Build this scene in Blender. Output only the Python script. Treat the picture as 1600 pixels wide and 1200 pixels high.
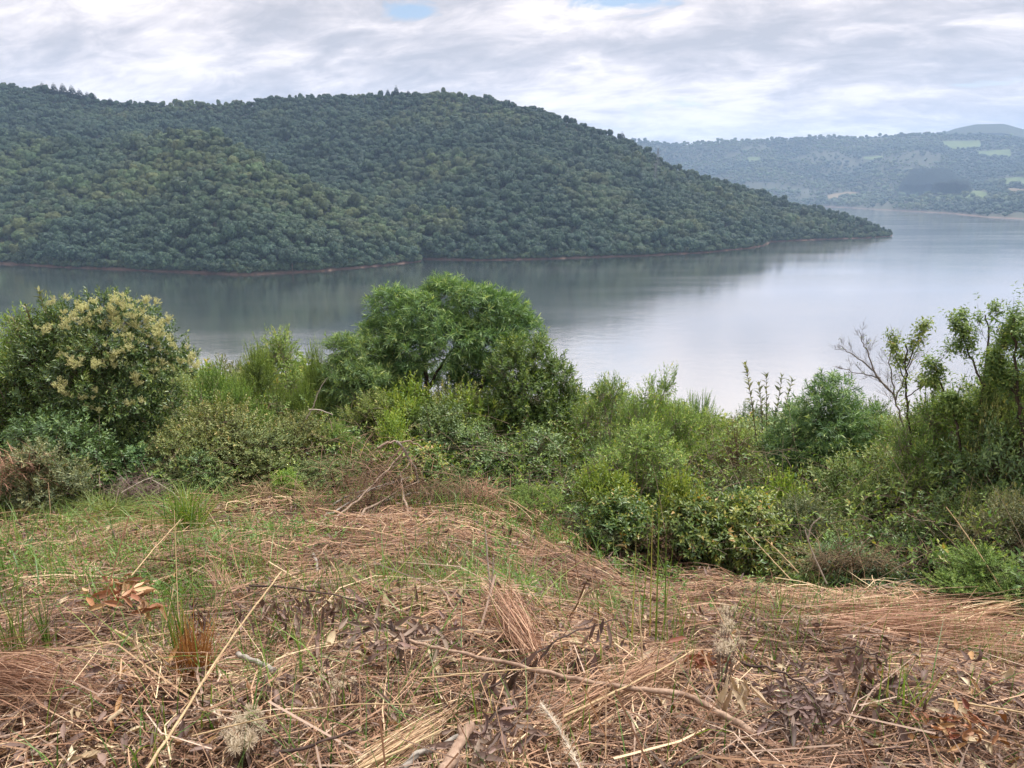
import bpy, math, random
import numpy as np
from math import radians as R

for o in list(bpy.data.objects):
    bpy.data.objects.remove(o)
scene = bpy.context.scene
COL = scene.collection
rng = np.random.default_rng(7)
random.seed(7)

# ------------------------------------------------------------------ camera
F = 1209.0                       # focal length in pixels of the 1600 px wide photograph
PITCH = R(14.1)
cam_data = bpy.data.cameras.new('camera')
cam_data.sensor_width = 36.0
cam_data.lens = 36.0 * F / 1600.0
cam_data.clip_start = 0.05
cam_data.clip_end = 40000.0
cam = bpy.data.objects.new('camera', cam_data)
COL.objects.link(cam)
cam.location = (0, 0, 0)
cam.rotation_euler = (R(90) - PITCH, 0, 0)
scene.camera = cam

# ------------------------------------------------------------------ exposure
scene.view_settings.view_transform = 'Standard'
scene.view_settings.look = 'None'
scene.view_settings.gamma = 1.0
scene.view_settings.exposure = 0.35
scene.view_settings.use_curve_mapping = False
scene.render.engine = 'CYCLES'
scene.cycles.use_denoising = True
scene.cycles.max_bounces = 6
scene.cycles.diffuse_bounces = 2
scene.cycles.glossy_bounces = 2
scene.cycles.transmission_bounces = 3
scene.cycles.volume_bounces = 1
scene.cycles.use_adaptive_sampling = True
scene.cycles.adaptive_threshold = 0.02

# ------------------------------------------------------------------ sky and sun
SUN_EL, SUN_AZ = R(64), R(58)    # azimuth to the right of straight ahead (+Y)
world = bpy.data.worlds.new('World')
scene.world = world
world.use_nodes = True
wt = world.node_tree
wt.nodes.clear()


def N(tree, kind, **kw):
    n = tree.nodes.new(kind)
    for k, v in kw.items():
        if isinstance(k, str) and hasattr(n, k):
            setattr(n, k, v)
    return n


def math_node(tree, op, a, b=None, c=None, clamp=False):
    n = tree.nodes.new('ShaderNodeMath')
    n.operation = op
    n.use_clamp = clamp
    for i, v in enumerate((a, b, c)):
        if v is None:
            continue
        if isinstance(v, (int, float)):
            n.inputs[i].default_value = v
        else:
            tree.links.new(v, n.inputs[i])
    return n.outputs[0]


def ramp(tree, fac, stops, interp='LINEAR'):
    n = tree.nodes.new('ShaderNodeValToRGB')
    n.color_ramp.interpolation = interp
    els = n.color_ramp.elements
    while len(els) < len(stops):
        els.new(0.5)
    for e, (p, c) in zip(els, stops):
        e.position = p
        e.color = (c[0], c[1], c[2], 1) if len(c) == 3 else c
    tree.links.new(fac, n.inputs[0])
    return n.outputs[0]


def mix_rgb(tree, fac, a, b, blend='MIX'):
    n = tree.nodes.new('ShaderNodeMix')
    n.data_type = 'RGBA'
    n.blend_type = blend
    for i, v in ((0, fac), (6, a), (7, b)):
        if isinstance(v, (int, float)):
            n.inputs[i].default_value = v
        elif isinstance(v, tuple):
            n.inputs[i].default_value = (v[0], v[1], v[2], 1)
        else:
            tree.links.new(v, n.inputs[i])
    return n.outputs[2]


def noise_node(tree, vec, scale, detail=4.0, rough=0.5, dist=0.0, out=0):
    n = tree.nodes.new('ShaderNodeTexNoise')
    n.inputs['Scale'].default_value = scale
    n.inputs['Detail'].default_value = detail
    n.inputs['Roughness'].default_value = rough
    n.inputs['Distortion'].default_value = dist
    if vec is not None:
        tree.links.new(vec, n.inputs['Vector'])
    return n.outputs[out]


def build_world():
    t = wt
    sky = N(t, 'ShaderNodeTexSky')
    sky.sky_type = 'NISHITA'
    sky.sun_disc = False
    sky.sun_elevation = SUN_EL
    sky.sun_rotation = SUN_AZ
    sky.altitude = 300
    tc = N(t, 'ShaderNodeTexCoord')
    sep = N(t, 'ShaderNodeSeparateXYZ')
    t.links.new(tc.outputs['Generated'], sep.inputs[0])
    zz = math_node(t, 'ADD', math_node(t, 'ABSOLUTE', sep.outputs[2]), 0.30)
    u = math_node(t, 'DIVIDE', sep.outputs[0], zz)
    v = math_node(t, 'DIVIDE', sep.outputs[1], zz)
    # a flat cloud deck seen in perspective
    comb = N(t, 'ShaderNodeCombineXYZ')
    t.links.new(math_node(t, 'MULTIPLY', u, 0.62), comb.inputs[0])
    t.links.new(math_node(t, 'MULTIPLY_ADD', u, 0.18, v), comb.inputs[1])
    comb.inputs[2].default_value = 3.7
    p = comb.outputs[0]
    big = noise_node(t, p, 1.1, 3.0, 0.5, 0.3)
    mid = noise_node(t, p, 3.1, 10.0, 0.58, 0.35)
    fine = noise_node(t, p, 9.5, 8.0, 0.62, 0.5)
    val = math_node(t, 'MULTIPLY_ADD', big, 0.30, math_node(t, 'MULTIPLY_ADD', mid, 0.50, math_node(t, 'MULTIPLY_ADD', fine, 0.30, -0.035)))
    cloud = ramp(t, val, [(0.41, (0.49, 0.46, 0.475)), (0.465, (0.64, 0.585, 0.59)),
                          (0.51, (0.84, 0.755, 0.74)), (0.55, (1.04, 0.94, 0.90)), (0.63, (1.26, 1.14, 1.06))])
    cl = mix_rgb(t, 1.0, cloud, (9.9, 9.85, 9.65), 'MULTIPLY')
    # an overcast deck is brighter overhead than at the horizon (CIE: 1 + 2 sin elevation)
    zen = math_node(t, 'MULTIPLY_ADD', math_node(t, 'MAXIMUM', sep.outputs[2], 0.0), 0.35, 0.86)
    zc = N(t, 'ShaderNodeCombineXYZ')
    for i in range(3): t.links.new(zen, zc.inputs[i])
    cl = mix_rgb(t, 1.0, cl, zc.outputs[0], 'MULTIPLY')
    # rare rents in the deck where the blue shows
    hole_n = noise_node(t, p, 1.8, 8.0, 0.55, 0.4, 0)
    holes = math_node(t, 'MULTIPLY', math_node(t, 'SUBTRACT', hole_n, 0.655), 14.0, clamp=True)
    blue = mix_rgb(t, 1.0, sky.outputs[0], (1.25, 1.15, 1.05), 'MULTIPLY')
    # two seen rents above the hill, warped by the cloud noise
    for (dx, dy, dz, r0) in HOLE_DIRS:
        dp = N(t, 'ShaderNodeVectorMath', operation='SUBTRACT')
        t.links.new(tc.outputs['Generated'], dp.inputs[0])
        dp.inputs[1].default_value = (dx, dy, dz)
        sc_ = N(t, 'ShaderNodeVectorMath', operation='MULTIPLY')
        t.links.new(dp.outputs[0], sc_.inputs[0])
        sc_.inputs[1].default_value = (1.0, 1.0, 3.2)
        ln = N(t, 'ShaderNodeVectorMath', operation='LENGTH')
        t.links.new(sc_.outputs[0], ln.inputs[0])
        d = math_node(t, 'DIVIDE', ln.outputs['Value'], r0)
        d = math_node(t, 'MULTIPLY_ADD', math_node(t, 'SUBTRACT', fine, 0.5), 3.4, d)
        h = math_node(t, 'MULTIPLY', math_node(t, 'SUBTRACT', 1.0, d), 1.6, clamp=True)
        holes = math_node(t, 'MAXIMUM', holes, h)
    col = mix_rgb(t, holes, cl, blue)
    bg = N(t, 'ShaderNodeBackground')
    bg.inputs['Strength'].default_value = 0.1
    t.links.new(col, bg.inputs['Color'])
    out = N(t, 'ShaderNodeOutputWorld')
    t.links.new(bg.outputs[0], out.inputs['Surface'])


def ray(px, py):
    """Direction of the photograph's pixel, camera at the origin."""
    a = (np.asarray(px, float) - 800.0) / F
    b = (600.0 - np.asarray(py, float)) / F
    cp, sp = math.cos(PITCH), math.sin(PITCH)
    d = np.stack(np.broadcast_arrays(a, cp + b * sp, -sp + b * cp), -1)
    return d / np.linalg.norm(d, axis=-1, keepdims=True)


def az_el(px, py):
    d = ray(px, py)
    return np.arctan2(d[..., 0], d[..., 1]), np.arctan2(d[..., 2], np.hypot(d[..., 0], d[..., 1]))


HOLE_DIRS = [tuple(ray(648, 18)) + (0.036,), tuple(ray(955, -6)) + (0.062,)]
build_world()

sun_data = bpy.data.lights.new('sun', 'SUN')
sun_data.energy = 5.0
sun_data.angle = R(4)
sun_data.color = (1.0, 0.965, 0.92)
sun = bpy.data.objects.new('sun', sun_data)
COL.objects.link(sun)
sun.rotation_euler = (R(90) - SUN_EL, 0, math.pi - SUN_AZ)


# ------------------------------------------------------------------ helpers
def tag(o, label=None, cat=None, group=None, kind=None):
    if label: o['label'] = label
    if cat: o['category'] = cat
    if group: o['group'] = group
    if kind: o['kind'] = kind
    return o


def empty(name, loc=(0, 0, 0), rz=0.0):
    o = bpy.data.objects.new(name, None)
    o.empty_display_size = 0.2
    COL.objects.link(o)
    o.location = loc
    o.rotation_euler = (0, 0, rz)
    return o


class MB:
    """Collects vertices and faces; build() links them as ONE mesh object."""
    def __init__(s):
        s.V, s.Fc, s.T, s.M, s.n = [], [], [], [], 0

    def add(s, v, f, tint=0.5, mat=0):
        v = np.asarray(v, np.float32).reshape(-1, 3)
        f = np.asarray(f, np.int64)
        s.V.append(v)
        s.Fc.append(f + s.n)
        t = np.asarray(tint, np.float32)
        s.T.append(np.full(len(v), float(t), np.float32) if t.ndim == 0 else t)
        s.M.append(np.full(len(f), mat, np.int32))
        s.n += len(v)
        return s

    def mesh(s, name, mats, smooth=False):
        me = bpy.data.meshes.new(name)
        V = np.concatenate(s.V)
        me.vertices.add(len(V))
        me.vertices.foreach_set('co', V.ravel())
        loops = np.concatenate([f.ravel() for f in s.Fc]).astype(np.int32)
        tot = np.concatenate([np.full(len(f), f.shape[1], np.int32) for f in s.Fc])
        start = np.concatenate([[0], np.cumsum(tot)[:-1]]).astype(np.int32)
        me.loops.add(len(loops))
        me.loops.foreach_set('vertex_index', loops)
        me.polygons.add(len(tot))
        me.polygons.foreach_set('loop_start', start)
        me.polygons.foreach_set('loop_total', tot)
        me.polygons.foreach_set('material_index', np.concatenate(s.M))
        if smooth:
            me.polygons.foreach_set('use_smooth', np.ones(len(tot), bool))
        a = me.attributes.new('tint', 'FLOAT', 'POINT')
        a.data.foreach_set('value', np.concatenate(s.T))
        for m in (mats if isinstance(mats, (list, tuple)) else [mats]):
            me.materials.append(m)
        me.update(calc_edges=True)
        return me

    def build(s, name, mats, parent=None, smooth=False, loc=None):
        o = bpy.data.objects.new(name, s.mesh(name, mats, smooth))
        COL.objects.link(o)
        if parent is not None:
            o.parent = parent
        if loc is not None:
            o.location = loc
        return o


def unit(v):
    return v / np.maximum(np.linalg.norm(v, axis=-1, keepdims=True), 1e-9)


def rand_dirs(n):
    return unit(rng.normal(size=(n, 3)))


def perp(d):
    a = np.where(np.abs(d[..., 2:3]) < 0.9, np.array([0, 0, 1.0]), np.array([1.0, 0, 0]))
    return unit(np.cross(d, a))


# smooth value noise in the plane
_H = np.random.default_rng(99).random((256, 256))


def vnoise(x, y):
    x = np.asarray(x, float); y = np.asarray(y, float)
    xi = np.floor(x).astype(int); yi = np.floor(y).astype(int)
    fx = x - xi; fy = y - yi
    fx = fx * fx * (3 - 2 * fx); fy = fy * fy * (3 - 2 * fy)
    g = lambda a, b: _H[a & 255, b & 255]
    return ((g(xi, yi) * (1 - fx) + g(xi + 1, yi) * fx) * (1 - fy)
            + (g(xi, yi + 1) * (1 - fx) + g(xi + 1, yi + 1) * fx) * fy)


def fbm(x, y, octaves=4, rough=0.5):
    s, a, tot = 0.0, 1.0, 0.0
    for k in range(octaves):
        s = s + a * vnoise(x * 2 ** k + 17.3 * k, y * 2 ** k - 9.1 * k)
        tot += a
        a *= rough
    return s / tot


def sstep(a, b, x):
    t = np.clip((np.asarray(x, float) - a) / (b - a), 0, 1)
    return t * t * (3 - 2 * t)


# ------------------------------------------------------------------ materials
def new_mat(name):
    m = bpy.data.materials.new(name)
    m.use_nodes = True
    m.node_tree.nodes.clear()
    out = m.node_tree.nodes.new('ShaderNodeOutputMaterial')
    return m, m.node_tree, out


def leaf_mat(name, stops, trans=0.3, rough=0.55, spec=0.3, vary=0.25, tcol=(1.25, 1.2, 0.5), instancer=False):
    """Leaf colour runs over the leaves of one plant by the per-leaf value 'tint' and from plant to plant."""
    m, t, out = new_mat(name)
    at = N(t, 'ShaderNodeAttribute'); at.attribute_name = 'tint'
    col = ramp(t, at.outputs['Fac'], stops)
    oi = N(t, 'ShaderNodeObjectInfo')
    hs = N(t, 'ShaderNodeHueSaturation')
    if instancer:
        ai = N(t, 'ShaderNodeAttribute'); ai.attribute_type = 'INSTANCER'; ai.attribute_name = 'hue'
        col = mix_rgb(t, ai.outputs['Fac'], col, instancer)
    t.links.new(col, hs.inputs['Color'])
    t.links.new(math_node(t, 'MULTIPLY_ADD', oi.outputs['Random'], 0.05 * vary * 4, 0.5 - 0.025 * vary * 4), hs.inputs['Hue'])
    r2 = math_node(t, 'FRACT', math_node(t, 'MULTIPLY', oi.outputs['Random'], 37.7))
    t.links.new(math_node(t, 'MULTIPLY_ADD', r2, vary * 1.6, 1.0 - vary * 0.8), hs.inputs['Value'])
    col = hs.outputs[0]
    pb = N(t, 'ShaderNodeBsdfPrincipled')
    t.links.new(col, pb.inputs['Base Color'])
    pb.inputs['Roughness'].default_value = rough
    pb.inputs['Specular IOR Level'].default_value = spec
    if trans > 0:
        tr = N(t, 'ShaderNodeBsdfTranslucent')
        t.links.new(mix_rgb(t, 1.0, col, tcol, 'MULTIPLY'), tr.inputs['Color'])
        mx = N(t, 'ShaderNodeMixShader')
        mx.inputs[0].default_value = trans
        t.links.new(pb.outputs[0], mx.inputs[1]); t.links.new(tr.outputs[0], mx.inputs[2])
        t.links.new(mx.outputs[0], out.inputs['Surface'])
    else:
        t.links.new(pb.outputs[0], out.inputs['Surface'])
    return m


def bark_mat(name, a, b, scale=30.0):
    m, t, out = new_mat(name)
    tc = N(t, 'ShaderNodeTexCoord')
    n = noise_node(t, tc.outputs['Object'], scale, 5.0, 0.6)
    n2 = noise_node(t, tc.outputs['Object'], scale * 0.2, 3.0, 0.5)
    f = math_node(t, 'MULTIPLY_ADD', n, 0.6, math_node(t, 'MULTIPLY', n2, 0.4))
    pb = N(t, 'ShaderNodeBsdfPrincipled')
    t.links.new(ramp(t, f, [(0.35, a), (0.65, b)]), pb.inputs['Base Color'])
    pb.inputs['Roughness'].default_value = 0.85
    pb.inputs['Specular IOR Level'].default_value = 0.2
    bp = N(t, 'ShaderNodeBump'); bp.inputs['Strength'].default_value = 0.4; bp.inputs['Distance'].default_value = 0.01
    t.links.new(n, bp.inputs['Height']); t.links.new(bp.outputs[0], pb.inputs['Normal'])
    t.links.new(pb.outputs[0], out.inputs['Surface'])
    return m


def soil_mat(name, stops, scale, rough=0.95):
    m, t, out = new_mat(name)
    g = N(t, 'ShaderNodeNewGeometry')
    n = noise_node(t, g.outputs['Position'], scale, 8.0, 0.62, 0.2)
    pb = N(t, 'ShaderNodeBsdfPrincipled')
    t.links.new(ramp(t, n, stops), pb.inputs['Base Color'])
    pb.inputs['Roughness'].default_value = rough
    pb.inputs['Specular IOR Level'].default_value = 0.1
    t.links.new(pb.outputs[0], out.inputs['Surface'])
    return m


def grid_faces(nu, nv):
    i = np.arange(nu - 1)[:, None] * nv + np.arange(nv - 1)[None, :]
    return np.stack([i, i + nv, i + nv + 1, i + 1], -1).reshape(-1, 4)


def tube(mb, pts, rad, sides=6, tint=0.5, mat=0, cap=True):
    pts = np.asarray(pts, float)
    rad = np.broadcast_to(np.asarray(rad, float), (len(pts),))
    tan = unit(np.gradient(pts, axis=0))
    a = perp(tan[0:1])[0]
    A, B = [], []
    for k in range(len(pts)):
        a = a - tan[k] * np.dot(a, tan[k]); a = a / max(np.linalg.norm(a), 1e-9)
        A.append(a); B.append(np.cross(tan[k], a))
    A = np.array(A); B = np.array(B)
    th = np.arange(sides) * 2 * math.pi / sides
    V = pts[:, None] + rad[:, None, None] * (A[:, None] * np.cos(th)[None, :, None] + B[:, None] * np.sin(th)[None, :, None])
    m = len(pts)
    i = np.arange(m - 1)[:, None] * sides + np.arange(sides)[None, :]
    j = np.arange(m - 1)[:, None] * sides + ((np.arange(sides) + 1) % sides)[None, :]
    f = np.stack([i, j, j + sides, i + sides], -1).reshape(-1, 4)
    mb.add(V.reshape(-1, 3), f, tint, mat)
    if cap:
        for k in (0, m - 1):
            ring = V[k]
            c = len(ring)
            fs = np.array([[0, q, q + 1] for q in range(1, c - 1)])
            mb.add(ring, fs if k else fs[:, ::-1], tint, mat)


def sticks(mb, A, B, ra, rb, tint=0.5, mat=0):
    """Many thin three-sided twigs from A to B at once."""
    n = len(A)
    if n == 0: return
    d = unit(B - A); s = perp(d); u = np.cross(d, s)
    ra = np.broadcast_to(ra, (n,)); rb = np.broadcast_to(rb, (n,))
    V = np.empty((n, 6, 3))
    for k in range(3):
        w = s * math.cos(k * 2.0944) + u * math.sin(k * 2.0944)
        V[:, k] = A + w * ra[:, None]; V[:, 3 + k] = B + w * rb[:, None]
    f = np.array([[0, 1, 4, 3], [1, 2, 5, 4], [2, 0, 3, 5]])
    fs = (np.arange(n)[:, None, None] * 6 + f[None]).reshape(-1, 4)
    tt = np.repeat(np.broadcast_to(tint, (n,)), 6)
    mb.add(V.reshape(-1, 3), fs, tt, mat)


def leaves(mb, P, D, Nn, L, W, tint, fold=0.2, droop=0.12, mid=0.45, mat=0):
    """n folded leaves: base, two edges, raised midrib and drooping tip (4 triangles each)."""
    n = len(P)
    if n == 0: return
    L = np.broadcast_to(L, (n,))[:, None]; W = np.broadcast_to(W, (n,))[:, None]
    D = unit(D); S = unit(np.cross(D, Nn)); U = np.cross(S, D)
    m = P + D * L * mid
    V = np.stack([P, m + S * W * 0.5 + U * W * fold, m - U * L * droop * 0.15, m - S * W * 0.5 + U * W * fold,
                  P + D * L - U * L * droop], 1)
    f = np.array([[0, 2, 1], [0, 3, 2], [2, 4, 1], [3, 4, 2]])
    fs = (np.arange(n)[:, None, None] * 5 + f[None]).reshape(-1, 3)
    mb.add(V.reshape(-1, 3), fs, np.repeat(np.broadcast_to(tint, (n,)), 5), mat)


def ribbons(mb, path, W, Sd, tint, taper=0.25, mat=0):
    """Blades along path (n, k, 3), width W (n,), widthways direction Sd (n, 3)."""
    n, k, _ = path.shape
    t = np.linspace(0, 1, k)
    w = (np.broadcast_to(W, (n,))[:, None] * (1 - (1 - taper) * t[None] ** 1.5))[..., None] * 0.5
    V = np.stack([path - Sd[:, None] * w, path + Sd[:, None] * w], 2)      # n,k,2,3
    q = np.array([[2 * j, 2 * j + 1, 2 * j + 3, 2 * j + 2] for j in range(k - 1)])
    fs = (np.arange(n)[:, None, None] * (2 * k) + q[None]).reshape(-1, 4)
    mb.add(V.reshape(-1, 3), fs, np.repeat(np.broadcast_to(tint, (n,)), 2 * k), mat)


def scatter(name, P, S, Rz, hue, pick, protos):
    """One object of kind stuff: protos instanced on points by a small geometry-nodes tree."""
    me = bpy.data.meshes.new(name)
    me.vertices.add(len(P))
    me.vertices.foreach_set('co', np.asarray(P, np.float32).ravel())
    def att(nm, ty, val, key):
        a = me.attributes.new(nm, ty, 'POINT')
        a.data.foreach_set(key, np.ascontiguousarray(val).ravel())
    att('sc', 'FLOAT_VECTOR', np.asarray(S, np.float32), 'vector')
    rot = np.zeros((len(P), 3), np.float32); rot[:, 2] = Rz
    att('rot', 'FLOAT_VECTOR', rot, 'vector')
    att('hue', 'FLOAT', np.asarray(hue, np.float32), 'value')
    att('pick', 'INT', np.asarray(pick, np.int32), 'value')
    o = bpy.data.objects.new(name, me)
    COL.objects.link(o)
    c = bpy.data.collections.new(name + '_kinds')
    for k, p in enumerate(protos):
        c.objects.link(p)
    g = bpy.data.node_groups.new(name + '_scatter', 'GeometryNodeTree')
    g.interface.new_socket('Geometry', in_out='INPUT', socket_type='NodeSocketGeometry')
    g.interface.new_socket('Geometry', in_out='OUTPUT', socket_type='NodeSocketGeometry')
    gi = g.nodes.new('NodeGroupInput'); go = g.nodes.new('NodeGroupOutput')
    ci = g.nodes.new('GeometryNodeCollectionInfo')
    ci.inputs['Collection'].default_value = c
    ci.inputs['Separate Children'].default_value = True
    ci.inputs['Reset Children'].default_value = True
    ip = g.nodes.new('GeometryNodeInstanceOnPoints')
    ip.inputs['Pick Instance'].default_value = True
    def na(nm, ty, sock):
        a = g.nodes.new('GeometryNodeInputNamedAttribute')
        a.data_type = ty
        a.inputs['Name'].default_value = nm
        g.links.new([x for x in a.outputs if x.enabled and x.name == 'Attribute'][0], ip.inputs[sock])
    na('pick', 'INT', 'Instance Index'); na('rot', 'FLOAT_VECTOR', 'Rotation'); na('sc', 'FLOAT_VECTOR', 'Scale')
    g.links.new(gi.outputs[0], ip.inputs['Points'])
    g.links.new(ci.outputs[0], ip.inputs['Instance'])
    g.links.new(ip.outputs[0], go.inputs[0])
    md = o.modifiers.new('scatter', 'NODES'); md.node_group = g
    return o


def hidden_proto(name, mesh):
    return bpy.data.objects.new(name, mesh)


# ------------------------------------------------------------------ near ground
LAKE_Z = -60.0
_dL = np.array([-60, 0, 3, 5, 8, 12, 20, 30, 60, 162, 175, 400])
_zL = np.array([6, -1.6, -2.15, -2.75, -3.6, -4.75, -7.6, -11.2, -21.5, -59.6, -61, -61])
_zR = np.array([6, -1.6, -2.2, -2.98, -4.25, -5.6, -8.4, -12, -22.5, -59.6, -61, -61])
_dR = np.array([-60, 0, 3, 4.6, 8, 12, 20, 30, 60, 162, 175, 400])


def G(x, y):
    """Height of the near hillside."""
    x = np.asarray(x, float); y = np.asarray(y, float)
    d = np.where(y > 0, np.hypot(x * 0.55, y), y)
    zl = np.interp(d, _dL, _zL); zr = np.interp(d, _dR, _zR)
    w = sstep(-0.12, 0.24, np.arctan2(x, np.maximum(y, 0.5)))
    z = zl * (1 - w) + zr * w
    a = np.clip((170 - d) / 60, 0, 1)
    z = z + a * (0.30 * (fbm(x * 0.33 + 5, y * 0.33, 3) - 0.5) * sstep(0.5, 3, np.abs(d)) + 0.16 * (fbm(x * 1.7, y * 1.7 + 3, 3) - 0.5))
    z = z + a * np.clip(d / 40, 0, 1) * 2.5 * (fbm(x * 0.06, y * 0.06, 3) - 0.5)
    return z


def ground_hit(px, py):
    d = ray(px, py)
    t = np.linspace(1.0, 40, 3000)
    P = t[:, None] * d[None]
    below = P[:, 2] < G(P[:, 0], P[:, 1])
    k = np.argmax(below)
    return P[k]


def polar(px, dist, py=600.0):
    """Ground point at horizontal distance dist under the photograph's column px (read at the row py)."""
    a, _ = az_el(px, py)
    x = dist * math.sin(a); y = dist * math.cos(a)
    return np.array([x, y, float(G(x, y))])


def grow_lines(lo, hi, fine_lo, fine_hi, step, ratio=1.12):
    a = list(np.arange(fine_lo, fine_hi, step))
    s, v = step, a[-1]
    while v < hi:
        s *= ratio; v += s; a.append(min(v, hi))
    s, v = step, a[0]
    b = []
    while v > lo:
        s *= ratio; v -= s; b.append(max(v, lo))
    return np.array(b[::-1] + a)


M_SOIL = soil_mat('litter_soil', [(0.3, (0.030, 0.020, 0.014)), (0.5, (0.075, 0.048, 0.034)), (0.7, (0.16, 0.10, 0.07))], 9.0)
gx = grow_lines(-260, 260, -9, 9, 0.17); gy = grow_lines(-60, 178, 0.5, 14, 0.17)
GX, GY = np.meshgrid(gx, gy, indexing='ij')
hb = MB(); hb.add(np.stack([GX, GY, G(GX, GY)], -1).reshape(-1, 3), grid_faces(len(gx), len(gy)))
ground = hb.build('ground', M_SOIL, smooth=True)
tag(ground, kind='structure')

# ------------------------------------------------------------------ lake
def water_mat():
    m, t, out = new_mat('lake_water')
    g = N(t, 'ShaderNodeNewGeometry')
    mp = N(t, 'ShaderNodeMapping'); mp.inputs['Scale'].default_value = (0.7, 1.0, 1.0)
    t.links.new(g.outputs['Position'], mp.inputs['Vector'])
    n1 = noise_node(t, mp.outputs[0], 0.9, 3.0, 0.6)
    n2 = noise_node(t, mp.outputs[0], 0.18, 3.0, 0.5)
    # cat's paws: wide patches where the breeze ruffles the surface more
    mp2 = N(t, 'ShaderNodeMapping'); mp2.inputs['Scale'].default_value = (0.004, 0.016, 1.0)
    t.links.new(g.outputs['Position'], mp2.inputs['Vector'])
    pat = noise_node(t, mp2.outputs[0], 1.0, 4.0, 0.55, 0.4)
    h = math_node(t, 'MULTIPLY_ADD', n2, 2.0, n1)
    bp = N(t, 'ShaderNodeBump'); bp.inputs['Distance'].default_value = 0.12
    t.links.new(math_node(t, 'MULTIPLY_ADD', pat, 0.22, 0.03), bp.inputs['Strength'])
    t.links.new(h, bp.inputs['Height'])
    gl = N(t, 'ShaderNodeBsdfGlossy')
    gl.inputs['Color'].default_value = (1.0, 0.98, 0.97, 1)
    t.links.new(math_node(t, 'MULTIPLY_ADD', pat, 0.16, 0.03), gl.inputs['Roughness'])
    t.links.new(bp.outputs[0], gl.inputs['Normal'])
    df = N(t, 'ShaderNodeBsdfDiffuse'); df.inputs['Color'].default_value = (0.045, 0.065, 0.06, 1)
    lw = N(t, 'ShaderNodeLayerWeight'); lw.inputs['Blend'].default_value = 0.5
    fac = ramp(t, lw.outputs['Facing'], [(0.0, (0.05,) * 3), (0.55, (0.2,) * 3), (0.74, (0.78,) * 3), (0.88, (0.93,) * 3), (1.0, (0.95,) * 3)])
    mx = N(t, 'ShaderNodeMixShader')
    t.links.new(fac, mx.inputs[0]); t.links.new(df.outputs[0], mx.inputs[1]); t.links.new(gl.outputs[0], mx.inputs[2])
    t.links.new(mx.outputs[0], out.inputs['Surface'])
    return m


lb = MB()
lx = np.linspace(-7500, 7500, 31); ly = np.linspace(90, 9000, 31)
LX, LY = np.meshgrid(lx, ly, indexing='ij')
lb.add(np.stack([LX, LY, np.full_like(LX, LAKE_Z)], -1).reshape(-1, 3), grid_faces(31, 31))
lake = lb.build('lake', water_mat(), smooth=True)
tag(lake, kind='structure')

# ------------------------------------------------------------------ far hills
def silh(pts):
    a, e = az_el([p[0] for p in pts], [p[1] for p in pts])
    return np.array(a), np.array(e)


def shore(pts):
    d = ray([p[0] for p in pts], [p[1] for p in pts])
    t = LAKE_Z / d[:, 2]
    return np.arctan2(d[:, 0], d[:, 1]), t * np.hypot(d[:, 0], d[:, 1])


class Hill:
    """Rises from its shoreline to its skyline; t = 0 at the water, 1 at the crest, beyond 1 behind it."""
    def __init__(s, sil, sho, depth, power=0.8, tree=8.0, rough=0.05, seed=0.0):
        s.sa, s.se = silh(sil); s.ha, s.hr = shore(sho)
        da, _ = az_el([p[0] for p in depth], [400] * len(depth))
        s.da, s.dd = np.array(da), np.array([p[1] for p in depth], float)
        s.power, s.tree, s.rough, s.seed = power, tree, rough, seed

    def r0(s, az): return np.interp(az, s.ha, s.hr)
    def r1(s, az): return s.r0(az) + np.interp(az, s.da, s.dd)

    def z(s, x, y):
        az = np.arctan2(x, y); r = np.hypot(x, y)
        r0 = s.r0(az); r1 = s.r1(az)
        t = (r - r0) / (r1 - r0)
        zt = r1 * np.tan(np.interp(az, s.sa, s.se)) - s.tree * np.clip((r1 - r0) / 60, 0.3, 1)
        e0 = LAKE_Z / r0; e1 = zt / r1
        tc_ = np.clip(t, 0, 1)
        k = np.clip(tc_ * 14, 0, 1) * 0.012
        e = e0 + (e1 - e0) * (tc_ ** s.power)
        z = r * e
        amp = s.rough * (zt - LAKE_Z) * np.sin(np.pi * tc_) ** 0.8
        z = z + amp * (fbm(x * 0.009 + s.seed, y * 0.009, 4) - 0.5) * 2.2
        back = np.clip(t - 1, 0, None)
        z = np.where(t > 1, zt - 0.22 * np.clip(r - r1, 0, None), z)
        z = np.where(t < 0, LAKE_Z + (r - r0) * 0.5, z)
        return np.maximum(z, LAKE_Z - 1)


SIL_A = [(-700, 160), (-300, 120), (-100, 125), (0, 131), (80, 140), (160, 157), (250, 160), (390, 160), (405, 152), (500, 147),
         (620, 145), (690, 143), (760, 151), (850, 172), (920, 196), (1000, 226), (1050, 259), (1130, 281), (1200, 301),
         (1240, 318), (1300, 328), (1350, 340), (1380, 355), (1397, 366)]
SHO_A = [(-700, 400), (0, 402), (500, 404), (660, 405), (750, 407), (850, 405), (930, 402), (1000, 400), (1100, 395), (1170, 388), (1192, 384),
         (1202, 378), (1290, 374), (1350, 372), (1395, 369), (1398, 368.5)]
HILL_A = Hill(SIL_A, SHO_A, [(-700, 600), (300, 560), (600, 520), (900, 420), (1050, 330), (1200, 200), (1300, 90), (1370, 45), (1398, 16)], 0.82, 6.5, 0.10, 3.0)
SIL_B = [(-700, 205), (0, 212), (120, 222), (200, 226), (245, 214), (290, 207), (340, 214), (390, 236), (440, 268), (500, 296), (560, 322), (610, 348), (640, 375), (655, 398), (659, 407)]
SHO_B = [(-700, 408), (0, 412), (100, 418), (240, 424), (380, 430), (500, 424), (600, 415), (655, 409), (659, 408)]
HILL_B = Hill(SIL_B, SHO_B, [(-700, 300), (0, 300), (290, 270), (440, 180), (560, 110), (640, 40), (659, 12)], 0.85, 6.0, 0.09, 8.0)
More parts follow.
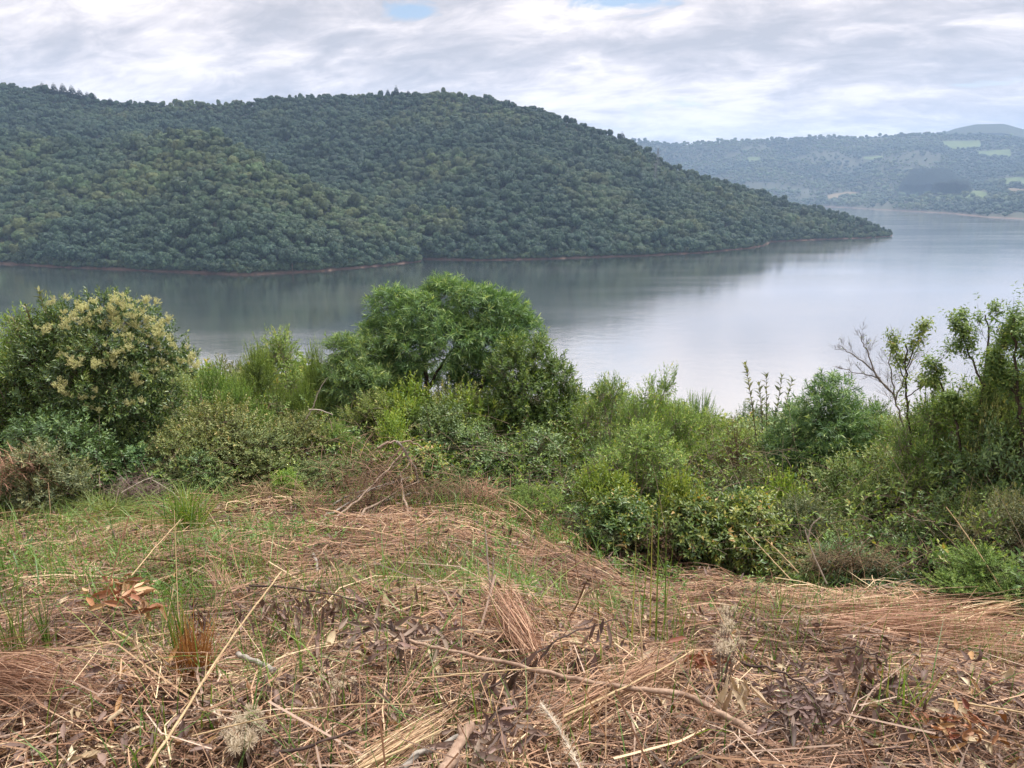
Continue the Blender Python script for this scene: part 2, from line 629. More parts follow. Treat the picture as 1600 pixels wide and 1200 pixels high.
AZ_A_MAX = float(az_el(1398, 369)[0]); AZ_B_MAX = float(az_el(659, 408)[0])


def H_near(x, y):
    az = np.arctan2(x, y)
    za = np.where(az < AZ_A_MAX, HILL_A.z(x, y), LAKE_Z - 1)
    zb = np.where(az < AZ_B_MAX, HILL_B.z(x, y), LAKE_Z - 1)
    return np.maximum(za, zb)


SIL_D = [(400, 230), (800, 232), (975, 217), (1050, 224), (1110, 221), (1200, 217), (1240, 215), (1290, 212), (1340, 214), (1440, 208), (1475, 208),
         (1520, 210), (1600, 214), (1800, 200), (2300, 215)]
SHO_D = [(400, 320), (1000, 320), (1240, 322.0), (1330, 325), (1400, 329), (1480, 335), (1560, 341), (1600, 343), (1700, 348), (2300, 360)]


class FarHill(Hill):
    def z(s, x, y):
        az = np.arctan2(x, y); r = np.hypot(x, y)
        r0 = s.r0(az); r1 = np.interp(az, s.da, s.dd)
        zt = r1 * np.tan(np.interp(az, s.sa, s.se)) - s.tree
        e0 = LAKE_Z / r0; e1 = zt / r1
        t = (r - r0) / (r1 - r0); tc_ = np.clip(t, 0, 1)
        e = e0 + (e1 - e0) * tc_ ** s.power
        z = r * e
        amp = s.rough * (zt - LAKE_Z) * np.sin(np.pi * tc_) ** 0.9
        z = z + amp * (fbm(x * 0.0028 + s.seed, y * 0.0028, 4) - 0.5) * 2.0
        z = np.where(t > 1, zt - (r - r1) * 0.12, z)
        z = np.where(t < 0, LAKE_Z + (r - r0) * 0.3, z)
        return np.maximum(z, LAKE_Z - 1)


HILL_D = FarHill(SIL_D, SHO_D, [(400, 4300), (1200, 4300), (1600, 4500), (2300, 4500)], 1.15, 9.0, 0.22, 21.0)
SIL_E = [(1200, 250), (1300, 222), (1340, 212), (1440, 206), (1475, 204), (1495, 197), (1525, 191), (1570, 190), (1590, 196), (1605, 200), (1680, 205), (1800, 195), (2300, 210)]
HILL_E = FarHill(SIL_E, SHO_D, [(400, 5500), (2300, 5500)], 1.0, 9.0, 0.05, 2.0)

M_FOREST_SOIL = soil_mat('forest_floor', [(0.35, (0.02, 0.028, 0.014)), (0.65, (0.045, 0.05, 0.028))], 0.15)


def shore_soil():
    """Forest floor with the bare red earth of the draw-down rim."""
    m, t, out = new_mat('wooded_slope_soil')
    g = N(t, 'ShaderNodeNewGeometry')
    sp = N(t, 'ShaderNodeSeparateXYZ'); t.links.new(g.outputs['Position'], sp.inputs[0])
    n = noise_node(t, g.outputs['Position'], 0.05, 6.0, 0.6)
    hgt = math_node(t, 'MULTIPLY_ADD', n, 3.4, math_node(t, 'SUBTRACT', sp.outputs[2], LAKE_Z + 2.3))
    f = math_node(t, 'MULTIPLY', hgt, 0.8, clamp=True)
    red = ramp(t, noise_node(t, g.outputs['Position'], 0.4, 5.0, 0.6), [(0.3, (0.065, 0.042, 0.032)), (0.7, (0.15, 0.09, 0.065))])
    grn = ramp(t, noise_node(t, g.outputs['Position'], 0.15, 5.0, 0.6), [(0.3, (0.02, 0.028, 0.014)), (0.7, (0.05, 0.055, 0.03))])
    pb = N(t, 'ShaderNodeBsdfPrincipled')
    t.links.new(mix_rgb(t, f, red, grn), pb.inputs['Base Color'])
    pb.inputs['Roughness'].default_value = 0.95
    t.links.new(pb.outputs[0], out.inputs['Surface'])
    return m


M_SHORE = shore_soil()


def polar_sheet(az, rr, H):
    A, Rr = np.meshgrid(az, rr, indexing='ij')
    X = Rr * np.sin(A); Y = Rr * np.cos(A)
    return np.stack([X, Y, H(X, Y)], -1).reshape(-1, 3), grid_faces(len(az), len(rr))


def drop_under(V, Fq, z=LAKE_Z - 0.95):
    keep = (V[Fq][:, :, 2] > z).any(1)
    return V, Fq[keep]


az_near = np.linspace(float(az_el(-480, 400)[0]), AZ_A_MAX, 280)
rr_near = np.concatenate([np.linspace(520, 760, 90), np.linspace(766, 1500, 70)])
b = MB(); b.add(*drop_under(*polar_sheet(az_near, rr_near, H_near)))
tag(b.build('wooded_hill', M_SHORE, smooth=True), kind='structure')

az_far = np.linspace(float(az_el(800, 300)[0]), float(az_el(2000, 300)[0]), 260)
rr_far = np.concatenate([np.linspace(1200, 3000, 110), np.linspace(3030, 5200, 60)])
b = MB(); b.add(*drop_under(*polar_sheet(az_far, rr_far, HILL_D.z)))
tag(b.build('distant_hills', M_SHORE, smooth=True), kind='structure')
az_e = np.linspace(float(az_el(1230, 300)[0]), float(az_el(2000, 300)[0]), 90)
b = MB(); b.add(*drop_under(*polar_sheet(az_e, np.linspace(5150, 7000, 40), HILL_E.z)))
tag(b.build('blue_ridge', M_FOREST_SOIL, smooth=True), kind='structure')


def march(px, py, H, r_lo, r_hi, n=1500):
    """Where the ray of a pixel meets the height field H."""
    d = ray(px, py); h = math.hypot(d[0], d[1])
    r = np.linspace(r_lo, r_hi, n)
    P = (r / h)[:, None] * d[None]
    k = int(np.argmax(P[:, 2] < H(P[:, 0], P[:, 1])))
    return P[k] if k > 0 else None


# far fields on the distant slopes
M_FIELD = soil_mat('pasture', [(0.3, (0.07, 0.105, 0.045)), (0.7, (0.115, 0.145, 0.065))], 0.02)
M_FIELD_DRY = soil_mat('dry_field', [(0.3, (0.13, 0.105, 0.07)), (0.7, (0.19, 0.155, 0.10))], 0.02)
FIELDS = [([(1472, 221), (1530, 220), (1534, 232), (1478, 234)], M_FIELD), ([(1522, 236), (1578, 234), (1580, 246), (1530, 243)], M_FIELD),
          ([(1168, 246), (1188, 246), (1190, 254), (1166, 254)], M_FIELD), ([(1475, 300), (1545, 304), (1545, 311), (1475, 308)], M_FIELD),
          ([(1568, 279), (1640, 279), (1640, 293), (1572, 292)], M_FIELD), ([(1572, 296), (1640, 296), (1640, 306), (1576, 306)], M_FIELD_DRY),
          ([(1292, 306), (1340, 300), (1344, 305), (1296, 316)], M_FIELD_DRY), ([(1350, 245), (1380, 244), (1380, 248), (1350, 249)], M_FIELD)]
FIELD_MASK = []
for quad, fm in FIELDS:
    c = [march(px, py, HILL_D.z, 1400, 5200) for px, py in quad]
    if any(v is None for v in c): continue
    c = np.array(c)
    uu, vv = np.meshgrid(np.linspace(0, 1, 20), np.linspace(0, 1, 20), indexing='ij')
    uu, vv = uu[..., None], vv[..., None]
    P = (c[0] * (1 - uu) + c[1] * uu) * (1 - vv) + (c[3] * (1 - uu) + c[2] * uu) * vv
    P[..., 2] = HILL_D.z(P[..., 0], P[..., 1]) + 1.5
    FIELD_MASK.append(c[:, :2])
    b = MB(); b.add(P.reshape(-1, 3), grid_faces(20, 20))
    tag(b.build('field', fm, smooth=True), kind='structure')


def in_fields(x, y):
    hit = np.zeros(len(x), bool)
    for c in FIELD_MASK:
        s = np.ones(len(x), bool); s2 = np.ones(len(x), bool)
        for k in range(4):
            a, bb = c[k], c[(k + 1) % 4]
            cr = (bb[0] - a[0]) * (y - a[1]) - (bb[1] - a[1]) * (x - a[0])
            s &= cr > 0; s2 &= cr < 0
        hit |= s | s2
    return hit


# ------------------------------------------------------------------ forest crowns
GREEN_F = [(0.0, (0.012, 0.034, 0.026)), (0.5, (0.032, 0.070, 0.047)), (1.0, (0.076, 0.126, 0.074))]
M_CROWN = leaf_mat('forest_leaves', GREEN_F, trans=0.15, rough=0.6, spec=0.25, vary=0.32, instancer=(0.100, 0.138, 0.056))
M_TRUNK_F = bark_mat('forest_bark', (0.06, 0.05, 0.04), (0.2, 0.17, 0.14), 2.0)


def ico(sub=2):
    import bmesh
    bm = bmesh.new()
    bmesh.ops.create_icosphere(bm, subdivisions=sub, radius=1.0)
    v = np.array([x.co[:] for x in bm.verts]); f = np.array([[q.index for q in p.verts] for p in bm.faces])
    bm.free()
    return v, f


ICO1, ICO2 = ico(1), ico(2)


def crown_mesh(name, seed, nclump=420, lobes=7, tall=1.0, clump=0.17, conifer=False, spread=1.0, gap=0.86):
    """A far tree of unit crown width: trunk, leafy lobes and hundreds of leaf clumps standing off them."""
    r = np.random.default_rng(seed)
    mb = MB()
    if conifer:
        for k in range(9):
            t = k / 8.0
            n = int(60 * (1 - t) + 10)
            a = r.random(n) * 6.283
            rad = 0.34 * (1 - t) ** 0.8 + 0.03
            P = np.stack([np.cos(a) * rad * 0.5, np.sin(a) * rad * 0.5, np.full(n, 0.35 + 1.5 * t)], -1) + r.normal(size=(n, 3)) * 0.03
            D = np.stack([np.cos(a), np.sin(a), -0.25 + 0 * a], -1)
            leaves(mb, P, D, np.tile([[0, 0, 1.0]], (n, 1)), rad * 0.9, 0.2, r.random(n) * 0.3, 0.2, 0.2)
        tube(mb, [(0, 0, -0.3), (0, 0, 1.7)], [0.035, 0.01], 5, 0.5, 1)
        return mb.mesh(name, [M_CROWN, M_TRUNK_F])
    C = [(0, 0, 0.58 * tall, 0.41)]
    for k in range(lobes):
        a = k * 2.4 + r.random(); q = (0.12 + 0.26 * r.random()) * spread
        C.append((math.cos(a) * q, math.sin(a) * q, (0.48 + 0.28 * r.random()) * tall, 0.15 + 0.09 * r.random()))
    per = [nclump * c[3] ** 2 / sum(x[3] ** 2 for x in C) for c in C]
    for (cx, cy, cz, rad), n in zip(C, per):
        v, f = ICO1
        mb.add(v * rad * gap * np.array([1, 1, 0.8]) + np.array([cx, cy, cz]), f, 0.25)
        n = int(n)
        d = unit(r.normal(size=(n, 3)) + np.array([0, 0, 0.35]))
        P = np.array([cx, cy, cz]) + d * rad * (0.86 + 0.24 * r.random((n, 1)) ** 1.5) * np.array([1, 1, 0.85])
        D = unit(np.cross(d, unit(r.normal(size=(n, 3)))) + d * 0.35)
        s = clump * (0.6 + 0.7 * r.random(n))
        leaves(mb, P - D * s[:, None] * 0.5, D, d, s, s * 0.8, np.clip(r.normal(0.5, 0.28, n), 0, 1), -0.12, 0.15)
    tube(mb, [(0, 0, -0.35), (0.01, 0, 0.1), (0, 0.01, 0.55)], [0.035, 0.028, 0.02], 5, 0.5, 1)
    return mb.mesh(name, [M_CROWN, M_TRUNK_F])


CROWNS = [crown_mesh('forest_tree', 11 + k, 760, 5 + k % 3, (1.0, 1.2, 0.85, 1.5, 1.05, 0.9)[k], (0.10, 0.12, 0.09, 0.13, 0.11, 0.12)[k], False, (1.0, 0.9, 1.15, 0.7, 1.2, 1.1)[k], (0.88, 0.86, 0.9, 0.86, 0.88, 0.84)[k]) for k in range(6)]
CONIFER = crown_mesh('conifer', 50, conifer=True)
FAR_CROWNS = [crown_mesh('far_tree', 70 + k, 70, 4, (1.0, 1.2, 0.9)[k], 0.3) for k in range(3)]


def near_visible(x, y):
    az = np.arctan2(x, y)
    return az


def forest_points():
    sp = 6.2
    xs = np.arange(-1150, 520, sp); ys = np.arange(480, 1420, sp)
    X, Y = np.meshgrid(xs, ys); X = X.ravel() + rng.uniform(-0.48, 0.48, X.size) * sp; Y = Y.ravel() + rng.uniform(-0.48, 0.48, Y.size) * sp
    Z = H_near(X, Y)
    az = np.arctan2(X, Y); r = np.hypot(X, Y)
    tA = (r - HILL_A.r0(az)) / (HILL_A.r1(az) - HILL_A.r0(az))
    ok = (Z > LAKE_Z + 0.35) & (az > az_near[0]) & (az < AZ_A_MAX) & (tA < 1.35)
    return X[ok], Y[ok], Z[ok], r[ok], az[ok]


fx, fy, fz, fr, faz = forest_points()
n_f = len(fx)
# scattered groves of yellower kinds; front spur's sunlit band painted into crown colour
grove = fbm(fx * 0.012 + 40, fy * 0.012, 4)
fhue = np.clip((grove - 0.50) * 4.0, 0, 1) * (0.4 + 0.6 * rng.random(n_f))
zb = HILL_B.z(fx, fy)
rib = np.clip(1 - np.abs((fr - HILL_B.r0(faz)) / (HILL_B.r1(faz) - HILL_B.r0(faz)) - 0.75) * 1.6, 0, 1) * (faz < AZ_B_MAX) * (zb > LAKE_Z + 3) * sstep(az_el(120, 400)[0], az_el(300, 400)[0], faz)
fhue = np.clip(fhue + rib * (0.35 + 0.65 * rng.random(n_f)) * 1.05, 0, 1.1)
fsize = np.clip(rng.lognormal(math.log(9.4), 0.27, n_f), 5.0, 15.0)
t_crest = (fr - HILL_A.r0(faz)) / (HILL_A.r1(faz) - HILL_A.r0(faz))
fsize *= 1 - 0.28 * sstep(0.82, 0.95, t_crest)
near_tip = sstep(az_el(1240, 370)[0], az_el(1390, 370)[0], faz)
fsize *= 1 - 0.42 * near_tip
fsc = np.stack([fsize, fsize * rng.uniform(0.85, 1.15, n_f), fsize ** 0.8 * 10 ** 0.2 * rng.uniform(0.85, 1.3, n_f)], -1)
frot = rng.uniform(0, 6.283, n_f)
fpick = rng.integers(0, 6, n_f)
inview = (faz > az_el(-10, 400)[0]) & (faz < az_el(1400, 400)[0])
first_row = np.where(inview & (fz < LAKE_Z + 40))[0]
# the nearest trees in view, one object each
r_shore = np.minimum(np.where(faz < AZ_B_MAX, HILL_B.r0(faz), 1e9), HILL_A.r0(faz))
order = first_row[np.argsort((fr - r_shore)[first_row] + 0.04 * fr[first_row])]
indiv = order[:295]
ZONES = [(-1e9, 150, 'by the dark water behind the cream flowered bush'), (150, 330, 'above the red bank left of the spur nose'),
         (330, 520, 'above the red bank at the nearest point of the wooded spur'), (520, 665, 'at the end of the wooded spur'),
         (665, 820, 'along the shore right beside the spur'), (820, 960, 'along the middle of the wooded hill shore'),
         (960, 1110, 'below the lattice pylon near the water'), (1110, 1205, 'at the right foot of the wooded hill'),
         (1205, 1500, 'on the low tongue of land at the lake')]
bounds = [float(az_el(min(max(z[1], -400), 1500), 400)[0]) for z in ZONES]
for i in indiv:
    o = bpy.data.objects.new('forest_tree', CROWNS[fpick[i]])
    COL.objects.link(o)
    o.location = (fx[i], fy[i], fz[i] - 0.1 * fsize[i]); o.rotation_euler = (0, 0, frot[i]); o.scale = fsc[i]
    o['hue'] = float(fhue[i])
    zone = max(k for k, bb in enumerate(bounds) if faz[i] >= bb or k == 0)
    hue_w = 'yellow green' if fhue[i] > 0.45 else 'mid green' if fhue[i] > 0.12 else 'dark green'
    size_w = 'broad' if fsize[i] > 9.5 else 'small'
    tag(o, f'{size_w} {hue_w} tree {ZONES[zone][2]}', 'tree', 'trees in the front rows along the far shore')
rest = np.setdiff1d(np.arange(n_f), indiv)
# a fringe of low bushes right above the waterline
ba = rng.uniform(az_near[0], AZ_A_MAX, 2600)
br = np.where(ba < AZ_B_MAX, HILL_B.r0(ba), HILL_A.r0(ba)) + rng.uniform(1.5, 9, 2600)
bx, by = br * np.sin(ba), br * np.cos(ba)
bz = H_near(bx, by); bk = (bz > LAKE_Z + 0.4) & (bz < LAKE_Z + 12)
bx, by, bz = bx[bk], by[bk], bz[bk]; nb = len(bx); bs = rng.uniform(3.5, 7.0, nb)
protos = [hidden_proto('forest_tree_kind', m) for m in CROWNS]
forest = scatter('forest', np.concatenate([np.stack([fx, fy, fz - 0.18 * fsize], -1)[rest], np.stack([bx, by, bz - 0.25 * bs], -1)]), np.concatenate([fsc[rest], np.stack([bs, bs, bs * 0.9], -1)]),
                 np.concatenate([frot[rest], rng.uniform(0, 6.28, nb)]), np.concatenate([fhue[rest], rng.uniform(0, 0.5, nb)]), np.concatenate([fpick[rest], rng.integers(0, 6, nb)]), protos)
tag(forest, kind='stuff')

# dark conifers that stand above the left crest and on the hilltop
for k, (px, py, s, lab) in enumerate([(66, 134, 13, 'dark conifer rising at the left end of the ridge line'), (84, 137, 14, ''), (98, 137, 15, ''), (112, 140, 15, ''), (124, 143, 14, ''),
                                      (136, 147, 13, ''), (147, 152, 12, ''), (172, 156, 12, ''), (606, 147, 10, 'small pointed conifer on the hilltop skyline'),
                                      (619, 143, 13, 'tallest pointed conifer on the hilltop skyline'), (638, 146, 9, 'small pointed conifer on the hilltop skyline'), (972, 212, 12, 'pointed tree on the falling skyline right of the hilltop')]):
    a, _ = az_el(px, py)
    r1 = float(HILL_A.r1(a)) - 4
    x, y = r1 * math.sin(a), r1 * math.cos(a)
    o = bpy.data.objects.new('conifer', CONIFER); COL.objects.link(o)
    o.location = (x, y, float(H_near(np.array(x), np.array(y))) + 1.5); q_ = rng.uniform(0.75, 1.1); o.scale = (s * rng.uniform(0.9, 1.3), s * rng.uniform(0.9, 1.3), s * 0.62 * q_); o['hue'] = 0.0
    tag(o, lab or 'dark conifer in the close grove on the left ridge', 'tree', 'conifers on the far skyline')

# distant woods
sp = 15.0
xs = np.arange(200, 3900, sp); ys = np.arange(1300, 5300, sp)
X, Y = np.meshgrid(xs, ys); X = X.ravel() + rng.uniform(-0.48, 0.48, X.size) * sp; Y = Y.ravel() + rng.uniform(-0.48, 0.48, Y.size) * sp
az = np.arctan2(X, Y); r = np.hypot(X, Y)
Z = HILL_D.z(X, Y)
cov = fbm(X * 0.0035 + 3, Y * 0.0035, 4)
r1d = np.interp(az, HILL_D.da, HILL_D.dd)
ok = (az > az_el(940, 300)[0]) & (az < az_el(1720, 300)[0]) & (Z > LAKE_Z + 1.5) & (r < r1d + 120) & ~in_fields(X, Y) & ((cov > 0.40) | (rng.random(len(X)) < 0.25))
X, Y, Z, az = X[ok], Y[ok], Z[ok], az[ok]
n_d = len(X)
sz = np.clip(rng.lognormal(math.log(13), 0.35, n_d), 7, 24)
S = np.stack([sz, sz, sz * rng.uniform(0.7, 1.1, n_d)], -1)
fp = [hidden_proto('far_tree_kind', m) for m in FAR_CROWNS]
w = scatter('distant_woods', np.stack([X, Y, Z - 0.5], -1), S, rng.uniform(0, 6.28, n_d), np.clip((fbm(X * 0.006 + 9, Y * 0.006, 4) - 0.42) * 5 + rng.normal(size=n_d) * 0.12, 0, 0.75), rng.integers(0, 3, n_d), fp)
tag(w, kind='stuff')

# the dark planted grove across the lake
gp = []
for _ in range(1600):
    px, py = rng.uniform(1405, 1512), rng.uniform(276, 304)
    edge = 304 - 26 * min(1, (px - 1403) / 22) * min(1, (1516 - px) / 40)
    if py < edge: continue
    h = march(px, py, HILL_D.z, 1400, 5000)
    if h is not None: gp.append(h)
gp = np.array(gp); n_g = len(gp)
cp = [hidden_proto('conifer_kind', CONIFER)]
sz = rng.uniform(20, 25, n_g)
w = scatter('dark_planted_grove', gp, np.stack([sz, sz, sz * 0.9], -1), rng.uniform(0, 6.28, n_g), np.zeros(n_g), np.zeros(n_g), cp)
tag(w, kind='stuff')

# ------------------------------------------------------------------ lattice pylons on the wooded hill
M_STEEL, _t, _o = new_mat('galvanised_steel')
_p = N(_t, 'ShaderNodeBsdfPrincipled'); _p.inputs['Base Color'].default_value = (0.16, 0.17, 0.18, 1); _p.inputs['Metallic'].default_value = 0.5; _p.inputs['Roughness'].default_value = 0.6
_t.links.new(_p.outputs[0], _o.inputs['Surface'])


def pylon(px, py_base, py_top, label):
    P = march(px, py_base, H_near, 560, 1400)
    d = ray(px, py_top); r = math.hypot(P[0], P[1])
    top = d[2] / math.hypot(d[0], d[1]) * r
    h = top - P[2]
    root = empty('lattice_pylon', tuple(P), 0.5)
    tag(root, label, 'pylon', 'power line pylons on the wooded hill')
    def corner(t):
        w_ = (0.105 * (1 - t) ** 1.2 + 0.018) * h
        return np.array([(w_ * sx, w_ * sy, t * h) for sx, sy in ((1, 1), (-1, 1), (-1, -1), (1, -1))])
    lv = np.linspace(0, 1, 9); Cn = [corner(t) for t in lv]
    for k in range(4):
        b_ = MB(); tube(b_, [c[k] for c in Cn], 0.16, 4); b_.build('leg', M_STEEL, root)
    b_ = MB()
    for a_, c_ in zip(Cn[:-1], Cn[1:]):
        for k in range(4):
            sticks(b_, np.array([a_[k], a_[(k + 1) % 4], c_[k]]), np.array([c_[(k + 1) % 4], c_[k], c_[(k + 1) % 4]]), 0.09, 0.09)
    b_.build('bracing', M_STEEL, root)
    for t in (0.72, 0.85, 0.97):
        b_ = MB(); L = h * (0.17 if t < 0.9 else 0.11)
        for sgn in (-1, 1):
            sticks(b_, np.array([[0, 0.4, t * h], [0, -0.4, t * h], [0, 0, t * h + 0.05 * h]]), np.array([[sgn * L, 0, t * h + 0.01 * h]] * 3), 0.12, 0.09)
        b_.build('crossarm', M_STEEL, root)
    return root


pylon(1027, 268, 232, 'upper lattice pylon standing against the skyline of the wooded hill')
pylon(1023, 297, 256, 'lower lattice pylon among the trees of the wooded hill')

# ------------------------------------------------------------------ haze
M_HAZE, _t, _o = new_mat('haze_air')
_v = N(_t, 'ShaderNodeVolumePrincipled')
_v.inputs['Color'].default_value = (0.48, 0.68, 1.0, 1)
_v.inputs['Density'].default_value = 0.00011
_v.inputs['Anisotropy'].default_value = 0.2
_t.links.new(_v.outputs[0], _o.inputs['Volume'])
hzb = MB()
x0, x1, y0, y1, z0, z1 = -7600, 7600, -400, 9100, LAKE_Z - 2.2, 620
hzb.add([(x0, y0, z0), (x1, y0, z0), (x1, y1, z0), (x0, y1, z0), (x0, y0, z1), (x1, y0, z1), (x1, y1, z1), (x0, y1, z1)],
        [[0, 3, 2, 1], [4, 5, 6, 7], [0, 1, 5, 4], [1, 2, 6, 5], [2, 3, 7, 6], [3, 0, 4, 7]])
tag(hzb.build('haze', M_HAZE), kind='stuff')

# ================================================================== near plants
def at_dist(px, py, dist):
    """World point seen at a pixel, dist metres away horizontally."""
    d = ray(px, py); return d * (np.asarray(dist) / np.hypot(d[..., 0], d[..., 1]))[..., None] if d.ndim > 1 else d * (dist / math.hypot(d[0], d[1]))


def shoots_leaves(mb, O, D, slen, per, L, W, droop=0.12, ang=(70, 25), tip=0.25, base_t=0.45, spread=0.18, mat=0, curve=0.0, fold=0.2, t0=0.12, grav=0.0):
    """per leaves spiralled along each shoot from O along D."""
    n = len(O)
    slen = np.broadcast_to(slen, (n,))
    p = perp(D); q = np.cross(D, p)
    k = np.arange(per)
    t = t0 + (1 - t0) * (k + rng.random((n, per))) / per
    phi = k[None] * 2.4 + rng.random((n, 1)) * 6.283 + rng.normal(size=(n, per)) * 0.3
    a = np.radians(ang[0] + (ang[1] - ang[0]) * t + rng.normal(size=(n, per)) * 8)
    rad = p[:, None] * np.cos(phi)[..., None] + q[:, None] * np.sin(phi)[..., None]
    P = O[:, None] + D[:, None] * (slen[:, None] * t)[..., None]
    P[..., 2] -= curve * (slen[:, None] * t) * t
    ld = D[:, None] * np.cos(a)[..., None] + rad * np.sin(a)[..., None]
    ld = ld + rng.normal(size=ld.shape) * 0.12
    ld[..., 2] -= grav
    nn = D[:, None] * np.sin(a)[..., None] - rad * np.cos(a)[..., None] + rng.normal(size=ld.shape) * 0.25
    nn[..., 2] += 0.35
    ll = L * (0.65 + 0.55 * rng.random((n, per))) * (1 - 0.35 * t ** 3)
    ti = np.clip(base_t + rng.normal(size=(n, 1)) * spread * 0.7 + rng.normal(size=(n, per)) * spread + tip * (t - 0.5), 0, 1)
    leaves(mb, P.reshape(-1, 3), ld.reshape(-1, 3), nn.reshape(-1, 3), ll.ravel(), (ll * (W / L)).ravel(), ti.ravel(), fold, droop, mat=mat)


def lobe_shoots(lobes, n, up=0.5, inner=0.55, outer=1.05, flat=0.85, jit=0.35, topbias=0.4, slen=0.2):
    """Shoots standing on the surfaces of overlapping lobes (x, y, z, r)."""
    Lb = np.asarray(lobes, float)
    w = Lb[:, 3] ** 2; w = w / w.sum()
    k = rng.choice(len(Lb), n, p=w)
    d = unit(rng.normal(size=(n, 3)) + np.array([0, 0, topbias]))
    rr = inner + (outer - inner) * np.sqrt(rng.random((n, 1)))
    O = Lb[k, :3] + d * (Lb[k, 3:4] * rr) * np.array([1, 1, flat])
    D = unit(d + np.array([0, 0, up]) + rng.normal(size=(n, 3)) * jit)
    O = O - D * slen * 0.5
    return O, D, Lb[k, :3]


def auto_lobes(w, h, n, base, r=(0.17, 0.28), seed=0):
    g = np.random.default_rng(seed)
    out = []
    for k in range(n):
        rad = w * g.uniform(*r)
        a = k * 2.4 + g.random() * 0.8; q = math.sqrt((k + 0.3) / n) * (w * 0.5 - rad * 0.85)
        top = h - rad * 0.9 - (0.35 * h * (q / (w * 0.5)) ** 2)
        z = base * h + rad * 0.7 + (top - base * h - rad * 0.7) * (g.random() ** 0.55 if k > 1 else 1.0)
        out.append((math.cos(a) * q, math.sin(a) * q, max(z, rad * 0.6), rad))
    return out


def stem_curve(a, b, bow=0.15, n=6):
    a = np.asarray(a, float); b = np.asarray(b, float)
    t = np.linspace(0, 1, n)[:, None]
    side = rng.normal(size=3) * np.linalg.norm(b - a) * bow * 0.5
    side[2] *= 0.3
    mid = np.array([0, 0, np.linalg.norm(b - a) * bow])
    return a + (b - a) * t + (side + mid) * (t * (1 - t)) * 2


def bush(seed, w, h, L, W, shoots, per, slen, mats, up=0.5, droop=0.12, base=0.1, lobes=8, ang=(70, 25), tip=0.25, stems=5, srad=0.012, twig=0.0025,
         curve=0.0, fold=0.2, inner=0.5, jit=0.35, topbias=0.4, spread=0.18, base_t=0.45, flat=0.85, lr=(0.17, 0.28), grav=0.0, twigs=0.5, flowers=None, given=None):
    """Meshes (foliage, stem) of one bush, w wide and h high, standing at the origin."""
    global rng
    keep, rng = rng, np.random.default_rng(seed)
    Lb = given if given is not None else auto_lobes(w, h, lobes, base, lr, seed)
    f, s = MB(), MB()
    O, D, C = lobe_shoots(Lb, shoots, up, inner, 1.05, flat, jit, topbias, slen)
    low = O[:, 2] < 0.02
    O[low, 2] = 0.02 + rng.random(low.sum()) * 0.1
    ls = slen * (0.6 + 0.7 * rng.random(shoots))
    shoots_leaves(f, O, D, ls, per, L, W, droop, ang, tip, base_t, spread, 0, curve, fold, grav=grav)
    m = int(shoots * twigs)
    sticks(s, O[:m], (O + D * ls[:, None] * 0.9)[:m], twig, twig * 0.5)
    g = rng.random(m) < 0.6
    sticks(s, (C * 0.6 + O * 0.4)[:m][g], O[:m][g], twig * 1.6, twig)
    for k in range(min(stems, len(Lb))):
        b = np.array(Lb[k][:3])
        a = np.array([rng.normal() * 0.05 * w, rng.normal() * 0.05 * w, -0.12])
        tube(s, stem_curve(a, b), np.linspace(srad, srad * 0.4, 6), 5)
    out = (f.mesh('foliage', mats[0]), s.mesh('stem', mats[1]))
    rng = keep
    return out


# leaf materials: real leaf colours, running from old to young leaves
M_ACACIA = leaf_mat('acacia_leaves', [(0.0, (0.059, 0.130, 0.054)), (0.45, (0.151, 0.265, 0.103)), (0.75, (0.292, 0.421, 0.162)), (1.0, (0.562, 0.648, 0.270))], 0.3, 0.45, 0.4, 0.12)
M_BROOM = leaf_mat('broom_leaves', [(0.0, (0.084, 0.155, 0.036)), (0.5, (0.179, 0.299, 0.073)), (1.0, (0.384, 0.489, 0.136))], 0.3, 0.5, 0.3, 0.16)
M_OLIVE = leaf_mat('olive_leaves', [(0.0, (0.078, 0.117, 0.043)), (0.5, (0.174, 0.225, 0.084)), (0.85, (0.329, 0.358, 0.143)), (1.0, (0.520, 0.432, 0.184))], 0.25, 0.55, 0.3, 0.25)
M_BROAD = leaf_mat('broad_leaves', [(0.0, (0.048, 0.096, 0.028)), (0.45, (0.120, 0.197, 0.053)), (0.8, (0.240, 0.298, 0.072)), (0.97, (0.400, 0.397, 0.087)), (1.0, (0.485, 0.328, 0.109))], 0.33, 0.42, 0.45, 0.22)
M_DARK = leaf_mat('dark_leaves', [(0.0, (0.052, 0.100, 0.040)), (0.5, (0.117, 0.200, 0.074)), (1.0, (0.273, 0.377, 0.128))], 0.22, 0.42, 0.45, 0.2)
M_AIRY = leaf_mat('airy_leaves', [(0.0, (0.096, 0.162, 0.052)), (0.5, (0.199, 0.298, 0.085)), (0.9, (0.380, 0.476, 0.146)), (1.0, (0.553, 0.511, 0.170))], 0.33, 0.5, 0.3, 0.2)
M_LIME = leaf_mat('lime_leaves', [(0.0, (0.089, 0.162, 0.031)), (0.5, (0.202, 0.312, 0.054)), (1.0, (0.428, 0.504, 0.108))], 0.35, 0.45, 0.4, 0.15)
M_GREY = leaf_mat('grey_green_leaves', [(0.0, (0.088, 0.124, 0.068)), (0.5, (0.186, 0.218, 0.118)), (1.0, (0.371, 0.363, 0.185))], 0.25, 0.55, 0.3, 0.2)
M_DRYLEAF = leaf_mat('dry_leaves', [(0.0, (0.07, 0.042, 0.028)), (0.5, (0.16, 0.095, 0.058)), (1.0, (0.30, 0.20, 0.12))], 0.15, 0.7, 0.2, 0.25, tcol=(1.1, 0.9, 0.7))
